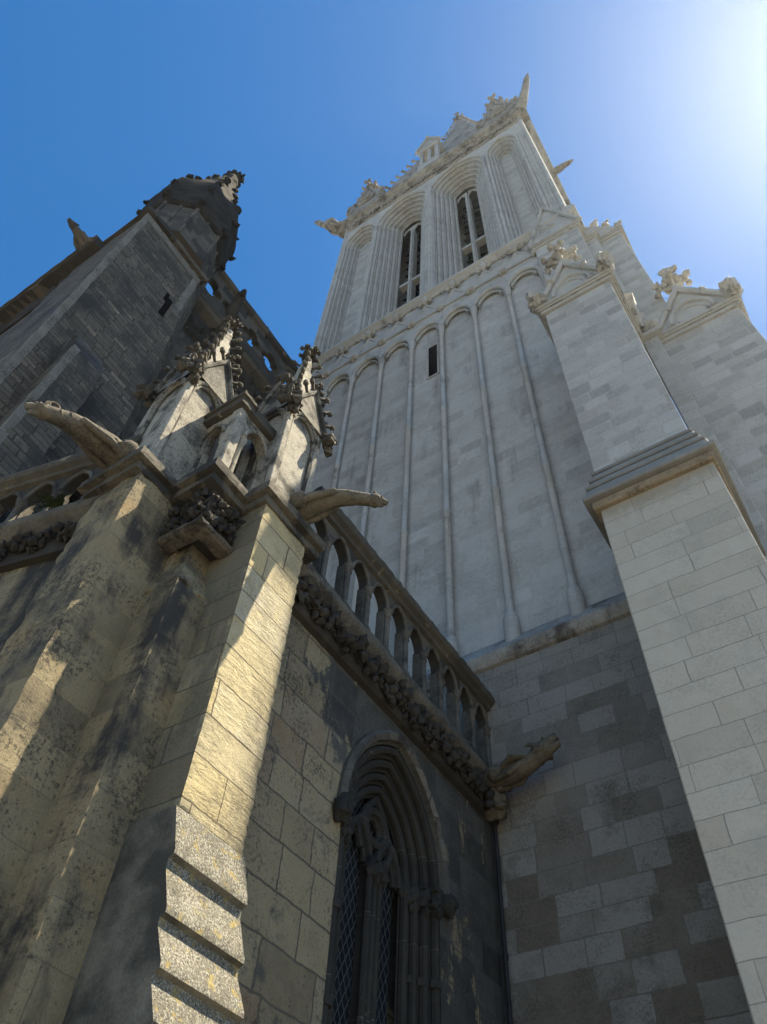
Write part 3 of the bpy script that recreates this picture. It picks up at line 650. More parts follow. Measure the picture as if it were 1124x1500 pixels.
# ================================================================ stepped buttresses of the tower
def cornice3(mb, x0, x1, y0, y1, z0, h, o):
    """moulded band round front and both sides"""
    for k, (dz, oo) in enumerate(((0.0, 0.45), (0.4, 0.75), (0.65, 1.0))):
        zz = z0+h*dz; hh = (h*0.4, h*0.25, h*0.35)[k]; e = o*oo
        mb.box(x0-e, x1+e, y0-e, y1, zz, zz+hh-0.003)
def gablet_mb(mb, c, hw, z0, h, y, depth, seed, arch_r=0.55):
    G = FY(y)
    mb.fprism(G, [(c-hw, z0), (c+hw, z0), (c, z0+h)], 0, depth)
    for sg in (-1, 1):
        mb.tube([G(c+sg*hw, z0+0.02, -0.03), G(c, z0+h+0.03, -0.03)], 0.065, 7)
        mb.lump(G(c+sg*(hw+0.02), z0+0.13, -0.08), (0.14, 0.18, 0.15), seed+sg, 0.6, 16, 12, 3.5)
        mb.tube([G(c+sg*(hw-0.02), z0+0.04, -0.02), G(c+sg*(hw+0.06), z0+0.14, -0.14), G(c+sg*(hw+0.1), z0+0.2, -0.24)], [0.09, 0.075, 0.05], 7)
        mb.lump(G(c+sg*hw*0.5, z0+h*0.52, -0.05), (0.08, 0.08, 0.09), seed+3*sg, 0.5, 7, 5)
    arch_tube(mb, G, c-hw*arch_r, c+hw*arch_r, z0+0.05, z0+0.12, h*0.42, -0.01, 0.05, 7)
    arch_tube(mb, G, c-hw*arch_r*0.7, c+hw*arch_r*0.7, z0+0.05, z0+0.1, h*0.27, 0.0, 0.03, 6)
    fleuron(mb, G(c, z0+h-0.02, 0.02), 0.34, seed)
bp = thing('stepped_buttress', 'nearest pale ashlar tower buttress, three stepped stages with slate-grey weathering between', 'buttress', (-0.38, 5.4, -EYE), 'stepped tower buttresses')
mb = MB(); mb.box(-1.0, 0.24, 5.32, 7.3, -EYE, 7.0); mb.build('lower_stage', 'butt', bp, bevel=0.012, sub=0.12, erode=0.008, efq=4)
mb = MB(); mb.box(-1.06, 0.285, 5.255, 7.3, 6.98, 7.10); mb.build('cornice', 'soffit', bp, bevel=0.02)
mb = MB(); mb.box(-1.13, 0.345, 5.19, 7.3, 7.10, 7.17)
for k in range(3):
    y_, z_ = 5.225+k*0.11, 7.172+k*0.27
    mb.taper((-1.10+k*0.035, 0.305-k*0.035, y_, 7.3, z_), (-1.09+k*0.035, 0.295-k*0.035, y_+0.07, 7.3, z_+0.21)); mb.box(-1.085+k*0.035, 0.285-k*0.035, y_+0.05, 7.3, z_+0.213, z_+0.266)
mb.build('weathering', 'slab', bp, bevel=0.012, sub=0.15, erode=0.006, efq=5)
mb = MB(); mb.box(-0.985, 0.18, 5.57, 7.3, 7.1, 13.06); mb.build('middle_stage', 'butt_up', bp, bevel=0.012, sub=0.15, erode=0.008, efq=4)
mb = MB(); cornice3(mb, -0.985, 0.18, 5.57, 7.2, 12.98, 0.22, 0.12); mb.build('upper_cornice', 'tower_trim', bp, bevel=0.01)
mb = MB(); gablet_mb(mb, -0.40, 0.62, 13.2, 1.25, 5.50, 1.0, 5.0)
mb.build('gablet', 'tower_trim', bp, smooth=45)
mb = MB()
for p in ((0.30, 6.65), (0.30, 6.35)): mb.lump((p[0], p[1], 13.36), (0.12, 0.2, 0.16), p[1], 0.5, 9, 7)
mb.lump((0.34, 6.75, 13.6), (0.1, 0.12, 0.2), 3, 0.5, 9, 7); mb.build('crouching_figure', 'tower_trim', bp, smooth=60)
mb = MB(); mb.box(-0.93, 0.15, 6.5, 7.39, 13.1, 18.9); mb.build('top_stage', 'butt_up', bp, bevel=0.012)
mb = MB(); cornice3(mb, -0.93, 0.15, 6.5, 7.3, 18.84, 0.2, 0.10); mb.build('top_cornice', 'tower_trim', bp, bevel=0.01)
mb = MB(); G = FY(6.46)
mb.fprism(G, [(-1.02, 19.04), (0.24, 19.04), (-0.40, 21.2)], 0, 0.95)
for k in range(4):
    for sg in (-1, 1): crocket(mb, G(-0.40+sg*lerp(0.6, 0.05, k/3.3), lerp(19.15, 21.1, k/3.3), 0.06), (sg, 0, 0.4), (0, 0, 1), 0.1, k+sg)
for sg in (-1, 1): mb.tube([G(-0.39+sg*0.64, 19.05, -0.03), G(-0.40, 21.24, -0.03)], 0.05, 6)
fleuron(mb, G(-0.4, 21.1, 0.1), 0.16, 8); mb.build('top_gablet', 'tower_trim', bp, smooth=45)
be = thing('stepped_buttress', 'right hand pale tower buttress topped by a gable with round arch and leafy finial', 'buttress', (1.0, 7.5, -EYE), 'stepped tower buttresses')
mb = MB(); mb.box(0.24, 0.50, 6.94, 7.3, -EYE, 13.06); mb.build('return_strip', 'butt_up', be, bevel=0.01)
mb = MB(); mb.box(0.50, 1.83, 7.12, 8.5, -EYE, 13.06); mb.build('lower_stage', 'butt_up', be, bevel=0.012, sub=0.2, erode=0.008)
mb = MB(); cornice3(mb, 0.50, 1.83, 7.12, 8.5, 12.98, 0.22, 0.12); mb.box(0.15, 0.60, 6.84, 7.3, 13.06, 13.18); mb.build('cornice', 'tower_trim', be, bevel=0.01)
mb = MB(); gablet_mb(mb, 1.18, 0.68, 13.2, 1.2, 7.03, 0.5, 9.0); mb.build('gablet', 'tower_trim', be, smooth=45)
mb = MB(); mb.box(0.2, 0.94, 7.16, 8.3, 13.2, 18.9); mb.box(0.15, 0.42, 6.96, 7.2, 13.2, 18.9); mb.build('upper_stage', 'butt_up', be, bevel=0.012)
mb = MB(); cornice3(mb, 0.2, 0.94, 7.16, 8.3, 18.84, 0.2, 0.1); cornice3(mb, 0.15, 0.42, 6.96, 7.2, 18.842, 0.2, 0.09); mb.build('upper_cornice', 'tower_trim', be, bevel=0.01)
mb = MB(); G = FY(7.12)
mb.fprism(G, [(0.15, 19.04), (1.02, 19.04), (0.5, 20.0), (0.15, 20.6)], 0, 0.9)
for x, z in ((0.95, 19.25), (0.72, 19.75), (0.5, 20.2)): mb.lump(G(x, z, 0.05), (0.1, 0.12, 0.13), x*5, 0.5, 8, 6); crocket(mb, G(x, z, 0.05), (0.8, -0.3, 0.4), (0, 0, 1), 0.12, x)
mb.build('weathered_cap', 'tower_trim', be, smooth=45)

# ================================================================ aisle chapel (front left)
ch = thing('aisle_chapel', 'low blackened limestone chapel with traceried window, corner buttresses and carved cornice', 'chapel', (-4.6, 4.5, -EYE))
WX = -3.5
AF = FX(WX)
WC, WH, WZ, WR = 5.30, 0.78, 3.70, 1.10      # window centre, half width, spring, rise
mb = MB(); wall_arches(mb, AF, 3.0, 7.32, -EYE, 5.12, [(WC-WH, WC+WH, 0.6, WZ, WR)])
mb.build('wall', 'aisle', ch, sub=0.10, erode=0.010, efq=3.5)
mb = MB(); mb.box(-8.3, -3.86, 2.4, 7.3, -EYE, 5.4); mb.build('core_wall', 'aisle', ch)
# window
mb = MB()
P, dl, hl = orders(mb, AF, WC, WH, 0.6, WZ, WR, [(0.09, 0.06), (0.09, 0.12), (0.08, 0.17), (0.09, 0.22)], 0.042)
for sg in (-1, 1):
    for k, hh in enumerate((0.735, 0.655, 0.565)):
        for zr in (1.6, 2.25, 2.9):
            mb.lathe(AF(WC+sg*hh, zr, 0.03+k*0.075), [(0.058, 0), (0.062, 0.03), (0.058, 0.06)], 8)
win = mb.build('window', 'crust', ch, smooth=40)
mb = MB(); mb.fprism(AF, P, dl+0.07, dl+0.09); mb.build('glass', 'glass', win)
mb = MB()
mb.fbox(AF, WC-0.075, WC+0.075, 0.6, WZ-0.05, dl-0.02, dl+0.08)
for du in (-0.075, 0, 0.075): mb.tube([AF(WC+du, 0.6, dl-0.03), AF(WC+du, WZ-0.05, dl-0.03)], 0.032, 8)
for du in (-0.07, 0.0, 0.07): mb.lump(AF(WC+du, WZ-0.12, dl-0.05), (0.075, 0.06, 0.10), du*40, 0.45, 8, 7)
mb.build('mullion', 'crust', win, smooth=40)
mb = MB()  # tracery: two lancet heads, an oculus and cusps
zt = WZ-0.12
wall_arches(mb, AF, WC-hl, WC+hl, zt, WZ+WR*hl/WH*0.42, [(WC-hl+0.02, WC-0.06, zt, zt+0.06, 0.33), (WC+0.06, WC+hl-0.02, zt, zt+0.06, 0.33)], dl+0.05)
for a, b in ((WC-hl+0.01, WC-0.05), (WC+0.05, WC+hl-0.01)):
    arch_tube(mb, AF, a, b, zt, zt+0.06, 0.34, dl+0.0, 0.04, 7, False); arch_tube(mb, AF, a+0.05, b-0.05, zt, zt+0.06, 0.26, dl+0.03, 0.028, 6, False)
oc = WZ+WR*hl/WH*0.50
for rr, dd in ((0.155, 0.0), (0.11, 0.03)):
    mb.tube([AF(WC+rr*math.cos(a), oc+rr*math.sin(a), dl+dd) for a in [2*math.pi*k/18 for k in range(19)]], 0.04 if rr > 0.13 else 0.028, 7)
for k in range(4):
    a = R(45+90*k); mb.lump(AF(WC+0.1*math.cos(a), oc+0.1*math.sin(a), dl+0.03), 0.032, k, 0.2, 6, 5)
for sg in (-1, 1): mb.tube([AF(WC+sg*0.2, oc-0.28, dl), AF(WC+sg*0.27, oc-0.1, dl), AF(WC+sg*0.15, oc+0.12, dl), AF(WC, oc+0.3, dl)], 0.036, 7)
mb.build('tracery', 'crust', win, smooth=45)
mb = MB()
HA = arch(WC-WH-0.015, WC+WH+0.015, WZ, WZ+0.01, WR+0.02, 12)[1:-1]; HB = arch(WC-WH-0.06, WC+WH+0.06, WZ, WZ+0.01, WR+0.09, 12)[1:-1]; HC = arch(WC-WH-0.095, WC+WH+0.095, WZ, WZ+0.01, WR+0.135, 12)[1:-1]
L = [[AF(u, z, d) for u, z in H] for H, d in ((HA, 0.03), (HA, -0.055), (HB, -0.085), (HC, -0.04), (HC, 0.03))]
for p_, q_ in zip(L[:-1], L[1:]): mb.strip(p_, q_)
for e_ in (0, -1): mb.add([l_[e_] for l_ in L], [(0, 1, 2, 3, 4)])
mb.build('hood_mould', 'hood', win, sub=0.06, erode=0.010, efq=8)
for sg in (-1, 1):
    mb = MB(); u = WC+sg*(WH+0.08); q = (u, WZ-0.05)
    mb.lump(AF(u, WZ-0.06, -0.05), (0.075, 0.075, 0.11), sg*3, 0.3, 12, 9); mb.lump(AF(u, WZ-0.08, -0.125), (0.03, 0.022, 0.035), sg, 0.2, 7, 5)
    for e_ in (-0.026, 0.026): mb.lump(AF(u+e_, WZ-0.035, -0.11), 0.016, sg, 0.1, 6, 5)
    mb.build('head_stop', 'crust', win, smooth=60)
    for k, hh in enumerate((0.735, 0.655, 0.565)):
        mb = MB(); mb.fbox(AF, WC+sg*hh-0.06, WC+sg*hh+0.06, WZ-0.0, WZ+0.045, -0.03+k*0.075, 0.06+k*0.075)
        for e_ in range(5): mb.lump(AF(WC+sg*hh+0.045*math.sin(e_*2.4), WZ-0.05-0.035*e_, 0.0+k*0.075), (0.05, 0.045, 0.045), k*3+sg+e_, 0.6, 8, 6)
        mb.build('capital', 'crust', win, smooth=60)
# canted left wall
cu = Vector((-math.cos(R(13)), -math.sin(R(13)), 0)); cn = Vector((math.sin(R(13)), -math.cos(R(13)), 0))
CF = Fr((-4.40, 2.02, 0), -cu, cn)           # u runs negative to the left
mb = MB(); mb.fbox(CF, -5.0, 0.1, -EYE, 5.02, 0, 0.6); mb.build('canted_wall', 'pier_dark', ch, sub=0.08, erode=0.022, efq=4)
# three cornered pier: front buttress, middle pier, side buttress
mb = MB(); mb.box(-4.52, -3.93, 1.82, 2.9, -EYE, 5.5); bt1 = mb.build('buttress', 'pier', ch, sub=0.05, erode=0.020, efq=4.0, smooth=38)
# middle pier with weathered gabled head
mb = MB()
mb.box(-4.3, -3.575, 2.32, 3.1, -EYE, 4.42)
mb.add([(-4.3, 2.32, 4.42), (-3.575, 2.32, 4.42), (-3.575, 3.1, 4.42), (-4.3, 3.1, 4.42), (-4.3, 2.42, 4.86), (-3.70, 2.42, 4.78), (-3.70, 3.1, 4.86), (-4.3, 3.1, 4.86)],
       [(0, 1, 5, 4), (1, 2, 6, 5), (4, 5, 6, 7), (2, 3, 7, 6), (3, 0, 4, 7)])
mb.box(-4.3, -3.70, 2.42, 3.1, 4.78, 5.3)
mb.build('corner_pier', 'pier', ch, sub=0.05, erode=0.015, efq=4.5, smooth=38)
mb = MB(); mb.box(-3.9, -3.215, 2.645, 3.225, 2.54, 5.5)
mb.build('side_buttress', 'pier_rough', ch, sub=0.03, erode=0.010, efq=9.0, smooth=38)
prof = [(-3.9, 2.54), (-3.215, 2.54), (-3.125, 2.255), (-3.122, 2.225), (-3.155, 2.205), (-3.157, 2.16), (-3.068, 1.93), (-3.066, 1.90), (-3.097, 1.885), (-3.099, 1.85), (-3.006, 1.66), (-3.004, 1.63), (-3.035, 1.615), (-3.037, 1.58), (-2.955, 1.40), (-2.97, 1.37), (-2.98, 1.34), (-2.90, 1.13), (-2.90, -EYE), (-3.9, -EYE)]
mb = MB(); mb.fprism(FY(2.625), prof, 0, 0.62); mb.build('glacis_steps', 'lichen', ch, sub=0.04, erode=0.002, efq=11, smooth=35)
# friezes
mb = MB()
foliage(mb, FX(-3.435), 3.25, 7.25, 5.08, 5.42, 0.115, 1, 0.0, 0.20)
mb.build('frieze', 'carved', ch, smooth=70)
mb = MB(); mb.sweep(FX(-3.5), [(0, 5.04), (0.06, 5.06), (0.09, 5.10), (0.08, 5.13), (0, 5.13)], 3.2, 7.3); mb.sweep(FX(-3.5), [(0.0, 5.12), (0.078, 5.12), (0.078, 5.48), (0.0, 5.48)], 3.2, 7.3)
mb.build('frieze_moulding', 'carved', ch, sub=0.08, erode=0.006, efq=8)
mb = MB()
foliage(mb, FY(2.29), -3.93, -3.49, 5.0, 5.26, 0.075, 2, 0.0, 0.15); foliage(mb, FY(2.29), -3.93, -3.49, 5.22, 5.46, 0.075, 3, 0.0, 0.15); foliage(mb, FX(-3.505), 2.29, 2.645, 5.0, 5.26, 0.075, 4, 0.0, 0.15); foliage(mb, FX(-3.505), 2.29, 2.645, 5.22, 5.46, 0.075, 5, 0.0, 0.15)
mb.box(-4.0, -3.505, 2.29, 2.9, 4.99, 5.5); mb.build('corner_frieze', 'carved', ch, smooth=70)
mb = MB()
foliage(mb, CF, -3.2, -0.1, 5.0, 5.34, 0.09, 6, -0.065, 0.2); mb.fbox(CF, -5, 0, 4.97, 5.4, -0.065, 0.2)
mb.build('left_frieze', 'carved', ch, smooth=70)
mb = MB()
mb.sweep(FY(2.235), [(-0.15, 4.945), (-0.03, 4.945), (0.0, 4.965), (0.015, 4.995), (-0.15, 4.995)], -3.93, -3.44); mb.sweep(FX(-3.45), [(-0.15, 4.947), (-0.03, 4.947), (0.0, 4.967), (0.012, 4.993), (-0.15, 4.993)], 2.225, 2.645)
mb.build('corner_moulding', 'ledge', ch, sub=0.06, erode=0.008, efq=9)
# moulded cornice slabs
mb = MB(); cprof = [(0, 5.46), (0.055, 5.49), (0.075, 5.53), (0.13, 5.56), (0.15, 5.60), (0.15, 5.66), (0.12, 5.70), (-0.3, 5.74), (-0.3, 5.46)]
mb.sweep(FX(-3.48), [(o, z-0.10) for o, z in cprof], 3.2, 7.3)
mb.sweep(CF, [(o+0.04, z-0.16) for o, z in cprof], -5, 0.0)
mb.build('ledge', 'bal', ch, sub=0.07, erode=0.010, efq=7, smooth=40)
def slab(x0, x1, y0, y1, m):
    m.box(x0+0.055, x1-0.055 if x1 > -3.9 or True else x1, y0+0.055, y1, 5.49, 5.585); m.box(x0, x1, y0, y1, 5.588, 5.70); m.taper((x0, x1, y0, y1, 5.70), (x0+0.05, x1-0.05, y0+0.05, y1, 5.745))
mb = MB(); slab(-4.64, -3.86, 1.70, 2.6, mb); mb.build('cornice', 'ledge', ch, sub=0.07, erode=0.010, efq=7)
mb = MB(); slab(-4.3, -3.385, 2.125, 2.9, mb); mb.build('cornice', 'ledge', ch, sub=0.07, erode=0.010, efq=7)
mb = MB(); slab(-3.9, -3.135, 2.55, 3.40, mb); mb.build('cornice', 'ledge', ch, sub=0.07, erode=0.010, efq=7)
# roof behind the parapet
mb = MB(); mb.add([(-3.6, 2.6, 5.6), (-3.6, 7.31, 5.6), (-8.3, 7.31, 9.6), (-8.3, 2.6, 9.6)], [(0, 1, 2, 3)]); mb.build('lean_to_roof', 'slate', ch)
mb = MB(); mb.add([CF(-5, 5.62, 0.3), CF(0.3, 5.62, 0.3), (-3.62, 2.6, 5.62), (-5.5, 3.2, 6.6), (-10, 2.0, 6.6)], [(0, 1, 2, 3, 4)]); mb.build('gutter_sheet', 'lead', ch)

# ================================================================ balustrades
def balustrade(name, label, F, u0, u1, n, zb, zt, base, d=0.0, group='pierced parapets'):
    t = thing(name, label, 'parapet', base, group)
    m = MB(); m.sweep(F, [(0.0, zt-0.20), (0.05, zt-0.19), (0.06, zt-0.15), (0.11, zt-0.12), (0.13, zt-0.08), (0.13, zt-0.02), (0.09, zt), (-0.12, zt), (-0.14, zt-0.2)], u0, u1)
    m.build('rail', 'crocket', t, sub=0.06, erode=0.010, efq=9)
    m = MB(); sp = (u1-u0)/n; zs = zt-0.46; holes = []
    for k in range(n): holes.append((u0+k*sp+0.045, u0+(k+1)*sp-0.045, zs-0.01, zs, 0.24))
    wall_arches(m, F, u0, u1, zs-0.01, zt-0.19, holes)
    for h in holes:
        P = arch(*h, n=8)[1:-1]; m.strip([F(u, z, 0) for u, z in P], [F(u, z, 0.12) for u, z in P])
    m.build('arch_band', 'old', t)
    m = MB()
    for h in holes: arch_tube(m, F, h[0]-0.005, h[1]+0.005, h[2], h[3], h[4], -0.005, 0.022, 6, False)
    m.build('arch_moulding', 'bal', t, smooth=50)
    m = MB(); m.fbox(F, u0, u1, zb, zb+0.10, -0.06, 0.16); m.build('plinth', 'ledge', t, bevel=0.02)
    c = None
    for k in range(n+1):
        if c is None:
            m = MB(); p = F(u0, 0, 0.02); p = Vector((p.x, p.y, 0))
            m.lathe(p, [(0.06, zb+0.10), (0.06, zb+0.14), (0.045, zb+0.17), (0.034, zb+0.21), (0.034, zs-0.12), (0.046, zs-0.11), (0.034, zs-0.09), (0.055, zs-0.02), (0.06, zs), (0.05, zs+0.03)], 10)
            m.fbox(F, u0-0.045, u0+0.045, zb+0.1, zs+0.02, 0.04, 0.14)
            c = m.build('colonnette', 'bal', t, smooth=40)
        else:
            dv = F(u0+k*sp, 0, 0)-F(u0, 0, 0); dup(c, dv.x, dv.y)
    return t
balustrade('parapet_balustrade', 'long arcaded stone balustrade running above the traceried window to the tower', FX(-3.47), 3.42, 7.30, 10, 5.64, 6.86, (-3.5, 5.3, 5.64))
BF = Fr((-4.42, 1.96, 0), -cu, cn)
balustrade('parapet_balustrade', 'dark arcaded balustrade at the left edge behind the crouching gargoyle', BF, -4.2, 0.0, 10, 5.56, 6.55, (-5.5, 1.7, 5.56))
# corner balustrade: square post, two arched bays
cb = thing('corner_balustrade', 'short angled balustrade with square sunlit corner post between the two pinnacles', 'parapet', (-3.7, 2.4, 5.745), 'pierced parapets')
mb = MB(); mb.box(-3.67, -3.55, 2.27, 2.39, 5.75, 6.98); mb.build('post', 'pinn', cb, bevel=0.012, sub=0.05, erode=0.008, efq=9)
mb = MB(); mb.box(-4.42, -3.5, 2.215, 2.42, 6.98, 7.14); mb.box(-3.69, -3.5, 2.42, 3.0, 6.98, 7.138); mb.box(-4.42, -3.47, 2.19, 2.42, 7.08, 7.135); mb.build('rail', 'crocket', cb, sub=0.05, erode=0.010, efq=9)
mb = MB()
G1, G2 = FY(2.29), FX(-3.57)
for G, a, b in ((G1, -4.12, -3.67), (G2, 2.39, 2.80)):
    wall_arches(mb, G, a, b, 6.6, 6.99, [(a+0.04, b-0.04, 6.6, 6.62, 0.26)])
    P = arch(a+0.04, b-0.04, 6.6, 6.62, 0.26)[1:-1]; mb.strip([G(u, z, 0) for u, z in P], [G(u, z, 0.1) for u, z in P])
    arch_tube(mb, G, a+0.035, b-0.035, 6.6, 6.62, 0.265, -0.01, 0.025, 6, False)
mb.build('arch_band', 'pinn', cb, smooth=45)
mb = MB(); mb.box(-4.42, -4.12, 2.24, 2.4, 5.75, 6.98); mb.build('solid_panel', 'ledge', cb, sub=0.06, erode=0.008)
c = None
for x, y in ((-3.605, 2.445), (-3.605, 2.76), (-3.72, 2.33), (-4.07, 2.33)):
    if c is None:
        mb = MB(); mb.lathe((x, y, 0), [(0.055, 5.75), (0.055, 5.86), (0.045, 5.9), (0.03, 5.94), (0.03, 6.46), (0.045, 6.48), (0.03, 6.5), (0.055, 6.58), (0.058, 6.62)], 10); c = mb.build('colonnette', 'pinn', cb, smooth=40); cx, cy = x, y
    else: dup(c, x-cx, y-cy)
mb = MB(); mb.box(-4.4, -3.70, 2.75, 2.85, 5.75, 7.6); mb.build('dark_back', 'old', cb)

# ================================================================ pinnacles
def pinnacle(label, x1, y0, s, z0, z1, zg, za):
    """x1 = its +X face, y0 = its -Y face, s = side"""
    x0, y1 = x1-s, y0+s; cx, cy = (x0+x1)/2, (y0+y1)/2
    t = thing('pinnacle', label, 'pinnacle', (cx, cy, z0), 'corner pinnacles')
    m = MB(); e = s*0.13
    m.box(x0+e*0.7, x1-e*0.7, y0+e*0.7, y1-e*0.7, z0, z1)
    for a, b in ((x0, y0), (x1-e, y0), (x0, y1-e), (x1-e, y1-e)): m.box(a, a+e, b, b+e, z0, z1)
    m.build('body', 'pinn', t, bevel=0.008, sub=0.06, erode=0.006, efq=9)
    G = {}
    for nm, F, u0, u1 in (('front', FY(y0), x0, x1), ('side', FX(x1), y0, y1)):
        m = MB()
        for q in (u0+e*1.15, u1-e*1.15):
            p = F(q, 0, 0.03); m.lathe((p.x, p.y, 0), [(0.034, z0), (0.034, z0+0.09), (0.02, z0+0.13), (0.02, z1-0.3), (0.036, z1-0.2), (0.036, z1-0.16)], 8)
        zz = z1-0.2
        wall_arches(m, F, u0+e*0.8, u1-e*0.8, zz, z1+0.06, [(u0+e*1.05, u1-e*1.05, zz, zz, 0.24)], 0.01)
        for k, r in ((0.0, 0.026), (0.035, 0.02)): arch_tube(m, F, u0+e*1.05+k, u1-e*1.05-k, zz, zz, 0.24-k, 0.01+k*0.5, r, 6, False)
        c = (u0+u1)/2
        m.fprism(F, [(u0-0.02, z1), (u1+0.02, z1), (c, zg)], -0.02, s*0.4)
        for sg in (-1, 1): m.tube([F(c+sg*(s/2+0.04), z1-0.02, -0.03), F(c, zg+0.02, -0.03)], 0.03, 6)
        m.build('gablet', 'pinn_shade', t, smooth=40)
        m = MB()
        for sg in (-1, 1):
            for k in range(4):
                f = k/3.4; p = F(c+sg*lerp(s/2+0.03, 0.02, f), lerp(z1+0.0, zg, f), -0.04); o = F.U*sg+F.N*0.4
                m = MB(); crocket(m, p, o, (0, 0, 1), 0.095, k+sg+x1); m.build('crocket', 'crocket', t, smooth=60)
        m = MB(); fleuron(m, F(c, zg-0.02, -0.03), 0.07, x1); m.build('gablet_finial', 'crocket', t, smooth=60)
        for q in (u0-0.03, u1+0.03):
            m = MB(); b_ = F(q, z1-0.08, -0.03)
            for e_ in range(7): m.lump(b_+F.N*(0.02+0.03*(e_ % 3))+Vector((0.05*math.sin(e_*2.1), 0.05*math.cos(e_*2.1), 0.035*(e_-3))), (0.055, 0.055, 0.05), x1+q+e_, 0.7, 8, 6)
            m.build('leaf_knob', 'crocket', t, smooth=60)
    m = MB(); h = s*0.36
    m.taper((cx-h, cx+h, cy-h, cy+h, z1), (cx-0.035, cx+0.035, cy-0.035, cy+0.035, za-0.2)); m.build('spire', 'pinn', t, sub=0.08, erode=0.008, efq=9)
    for k in range(7):
        f = 0.12+k*0.125
        for sx_ in (-1, 1):
            for sy in (-1, 1):
                hh = lerp(h, 0.035, f); m = MB(); crocket(m, (cx+sx_*hh, cy+sy*hh, lerp(z1, za-0.2, f)), (sx_, sy, 0.3), (0, 0, 1), 0.105*(1.15-0.4*f), k+sx_*3+sy); m.build('spire_crocket', 'crocket', t, smooth=60)
    m = MB(); fleuron(m, (cx, cy, za-0.24), 0.14, x1); m.build('finial', 'crocket', t, smooth=60)
    return t
pinnacle('sunlit gabled stone pinnacle on the side buttress, in front of the tower', -3.33, 2.70, 0.56, 5.74, 7.55, 8.2, 9.65)
pinnacle('sunlit gabled stone pinnacle on the corner buttress, before the dark stair tower', -3.98, 1.85, 0.56, 5.74, 7.5, 8.2, 9.65)

# ================================================================ gargoyles
def curve(P, n=18):
    P = [Vector(p) for p in P]; out = []
    Q = [P[0]*2-P[1]]+P+[P[-1]*2-P[-2]]
    seg = len(P)-1
    for i in range(n+1):
        t = i/n*seg; k = min(int(t), seg-1); f = t-k; a, b, c_, d = Q[k:k+4]
        out.append(0.5*((2*b)+(c_-a)*f+(2*a-5*b+4*c_-d)*f*f+(3*b-a-3*c_+d)*f**3))
    return out
def radii(rs, n=18):
    out = []
    for i in range(n+1):
        t = i/n*(len(rs)-1); k = min(int(t), len(rs)-2); f = t-k; f = f*f*(3-2*f); out.append(lerp(rs[k], rs[k+1], f))
    return out
def gargoyle(label, pts, rs, s, mat='garg', ring=False, wings=False, legs=True):
    t = thing('gargoyle', label, 'gargoyle', pts[0], 'stone gargoyles')
    P = curve(pts); Rr = radii(rs); m = MB()
    m.tube(P, Rr, 12)
    tip = P[-1]; dv = (P[-1]-P[-4]).normalized(); side = dv.cross(Vector((0, 0, 1))).normalized(); upv = side.cross(dv)
    # haunches and forelegs folded along the body
    if legs:
        for sg in (-1, 1):
            b = P[3]; m.lump(b+side*sg*rs[0]*0.8-upv*rs[0]*0.15, (rs[0]*0.75, rs[0]*0.75, rs[0]*0.8), sg, 0.2, 9, 7)
            m.tube([P[9]+side*sg*rs[1]*0.7, P[6]+side*sg*rs[1]*1.05-upv*rs[1]*0.7, P[2]+side*sg*rs[1]*0.9-upv*rs[1]*1.0], [rs[1]*0.3, rs[1]*0.32, rs[1]*0.25], 7)
    for k in range(3, 15):
        m.lump(P[k]+upv*Rr[k]*0.95, (Rr[k]*0.28, Rr[k]*0.28, Rr[k]*0.32), k, 0.3, 7, 5)
        for sg in (-1, 1):
            if k % 2: m.tube([P[k]+upv*Rr[k]*0.8+side*sg*Rr[k]*0.45, P[k]+side*sg*Rr[k]*1.0-dv*Rr[k]*0.15, P[k]-upv*Rr[k]*0.7+side*sg*Rr[k]*0.75-dv*Rr[k]*0.3], [Rr[k]*0.13, Rr[k]*0.16, Rr[k]*0.1], 5)
    m.build('body', mat, t, smooth=70, sub=s*0.3, erode=s*0.06, efq=1.6/s)
    m = MB(); hr = rs[-1]
    m.lump(tip-dv*hr*0.6+upv*hr*0.15, (hr*1.25, hr*1.25, hr*1.1), 2, 0.25, 12, 9)
    m.tube([tip-dv*hr*0.3+upv*hr*0.3, tip+dv*hr*0.9+upv*hr*0.35, tip+dv*hr*1.7+upv*hr*0.3], [hr*0.85, hr*0.7, hr*0.45], 9)
    m.tube([tip-dv*hr*0.3-upv*hr*0.35, tip+dv*hr*0.8-upv*hr*0.6, tip+dv*hr*1.4-upv*hr*0.75], [hr*0.6, hr*0.45, hr*0.3], 8)
    for sg in (-1, 1):
        m.lump(tip+dv*hr*0.35+upv*hr*0.85+side*sg*hr*0.5, hr*0.28, sg, 0.1, 7, 5)
        m.tube([tip-dv*hr*0.7+upv*hr*0.7+side*sg*hr*0.7, tip-dv*hr*1.2+upv*hr*1.3+side*sg*hr*1.0, tip-dv*hr*1.7+upv*hr*1.5+side*sg*hr*1.0], [hr*0.35, hr*0.25, hr*0.06], 6)
    m.build('head', mat, t, smooth=70)
    if ring:
        m = MB(); c = P[13]+upv*(Rr[13]+0.045)
        m.tube([c+dv*0.045*math.cos(a)+upv*0.045*math.sin(a) for a in [2*math.pi*k/14 for k in range(15)]], 0.011, 6)
        m.build('crest_ring', mat, t, smooth=70)
    if wings:
        m = MB()
        for sg in (-1, 1): m.tube([P[5]+side*sg*rs[0]*0.8+upv*rs[0]*0.3, P[8]+side*sg*rs[0]*1.1+upv*rs[0]*0.6, P[11]+side*sg*rs[0]*0.7+upv*rs[0]*0.2], [rs[0]*0.3, (rs[0]*0.2, rs[0]*0.5), rs[0]*0.08], 7)
        m.build('wing', mat, t, smooth=70)
    return t
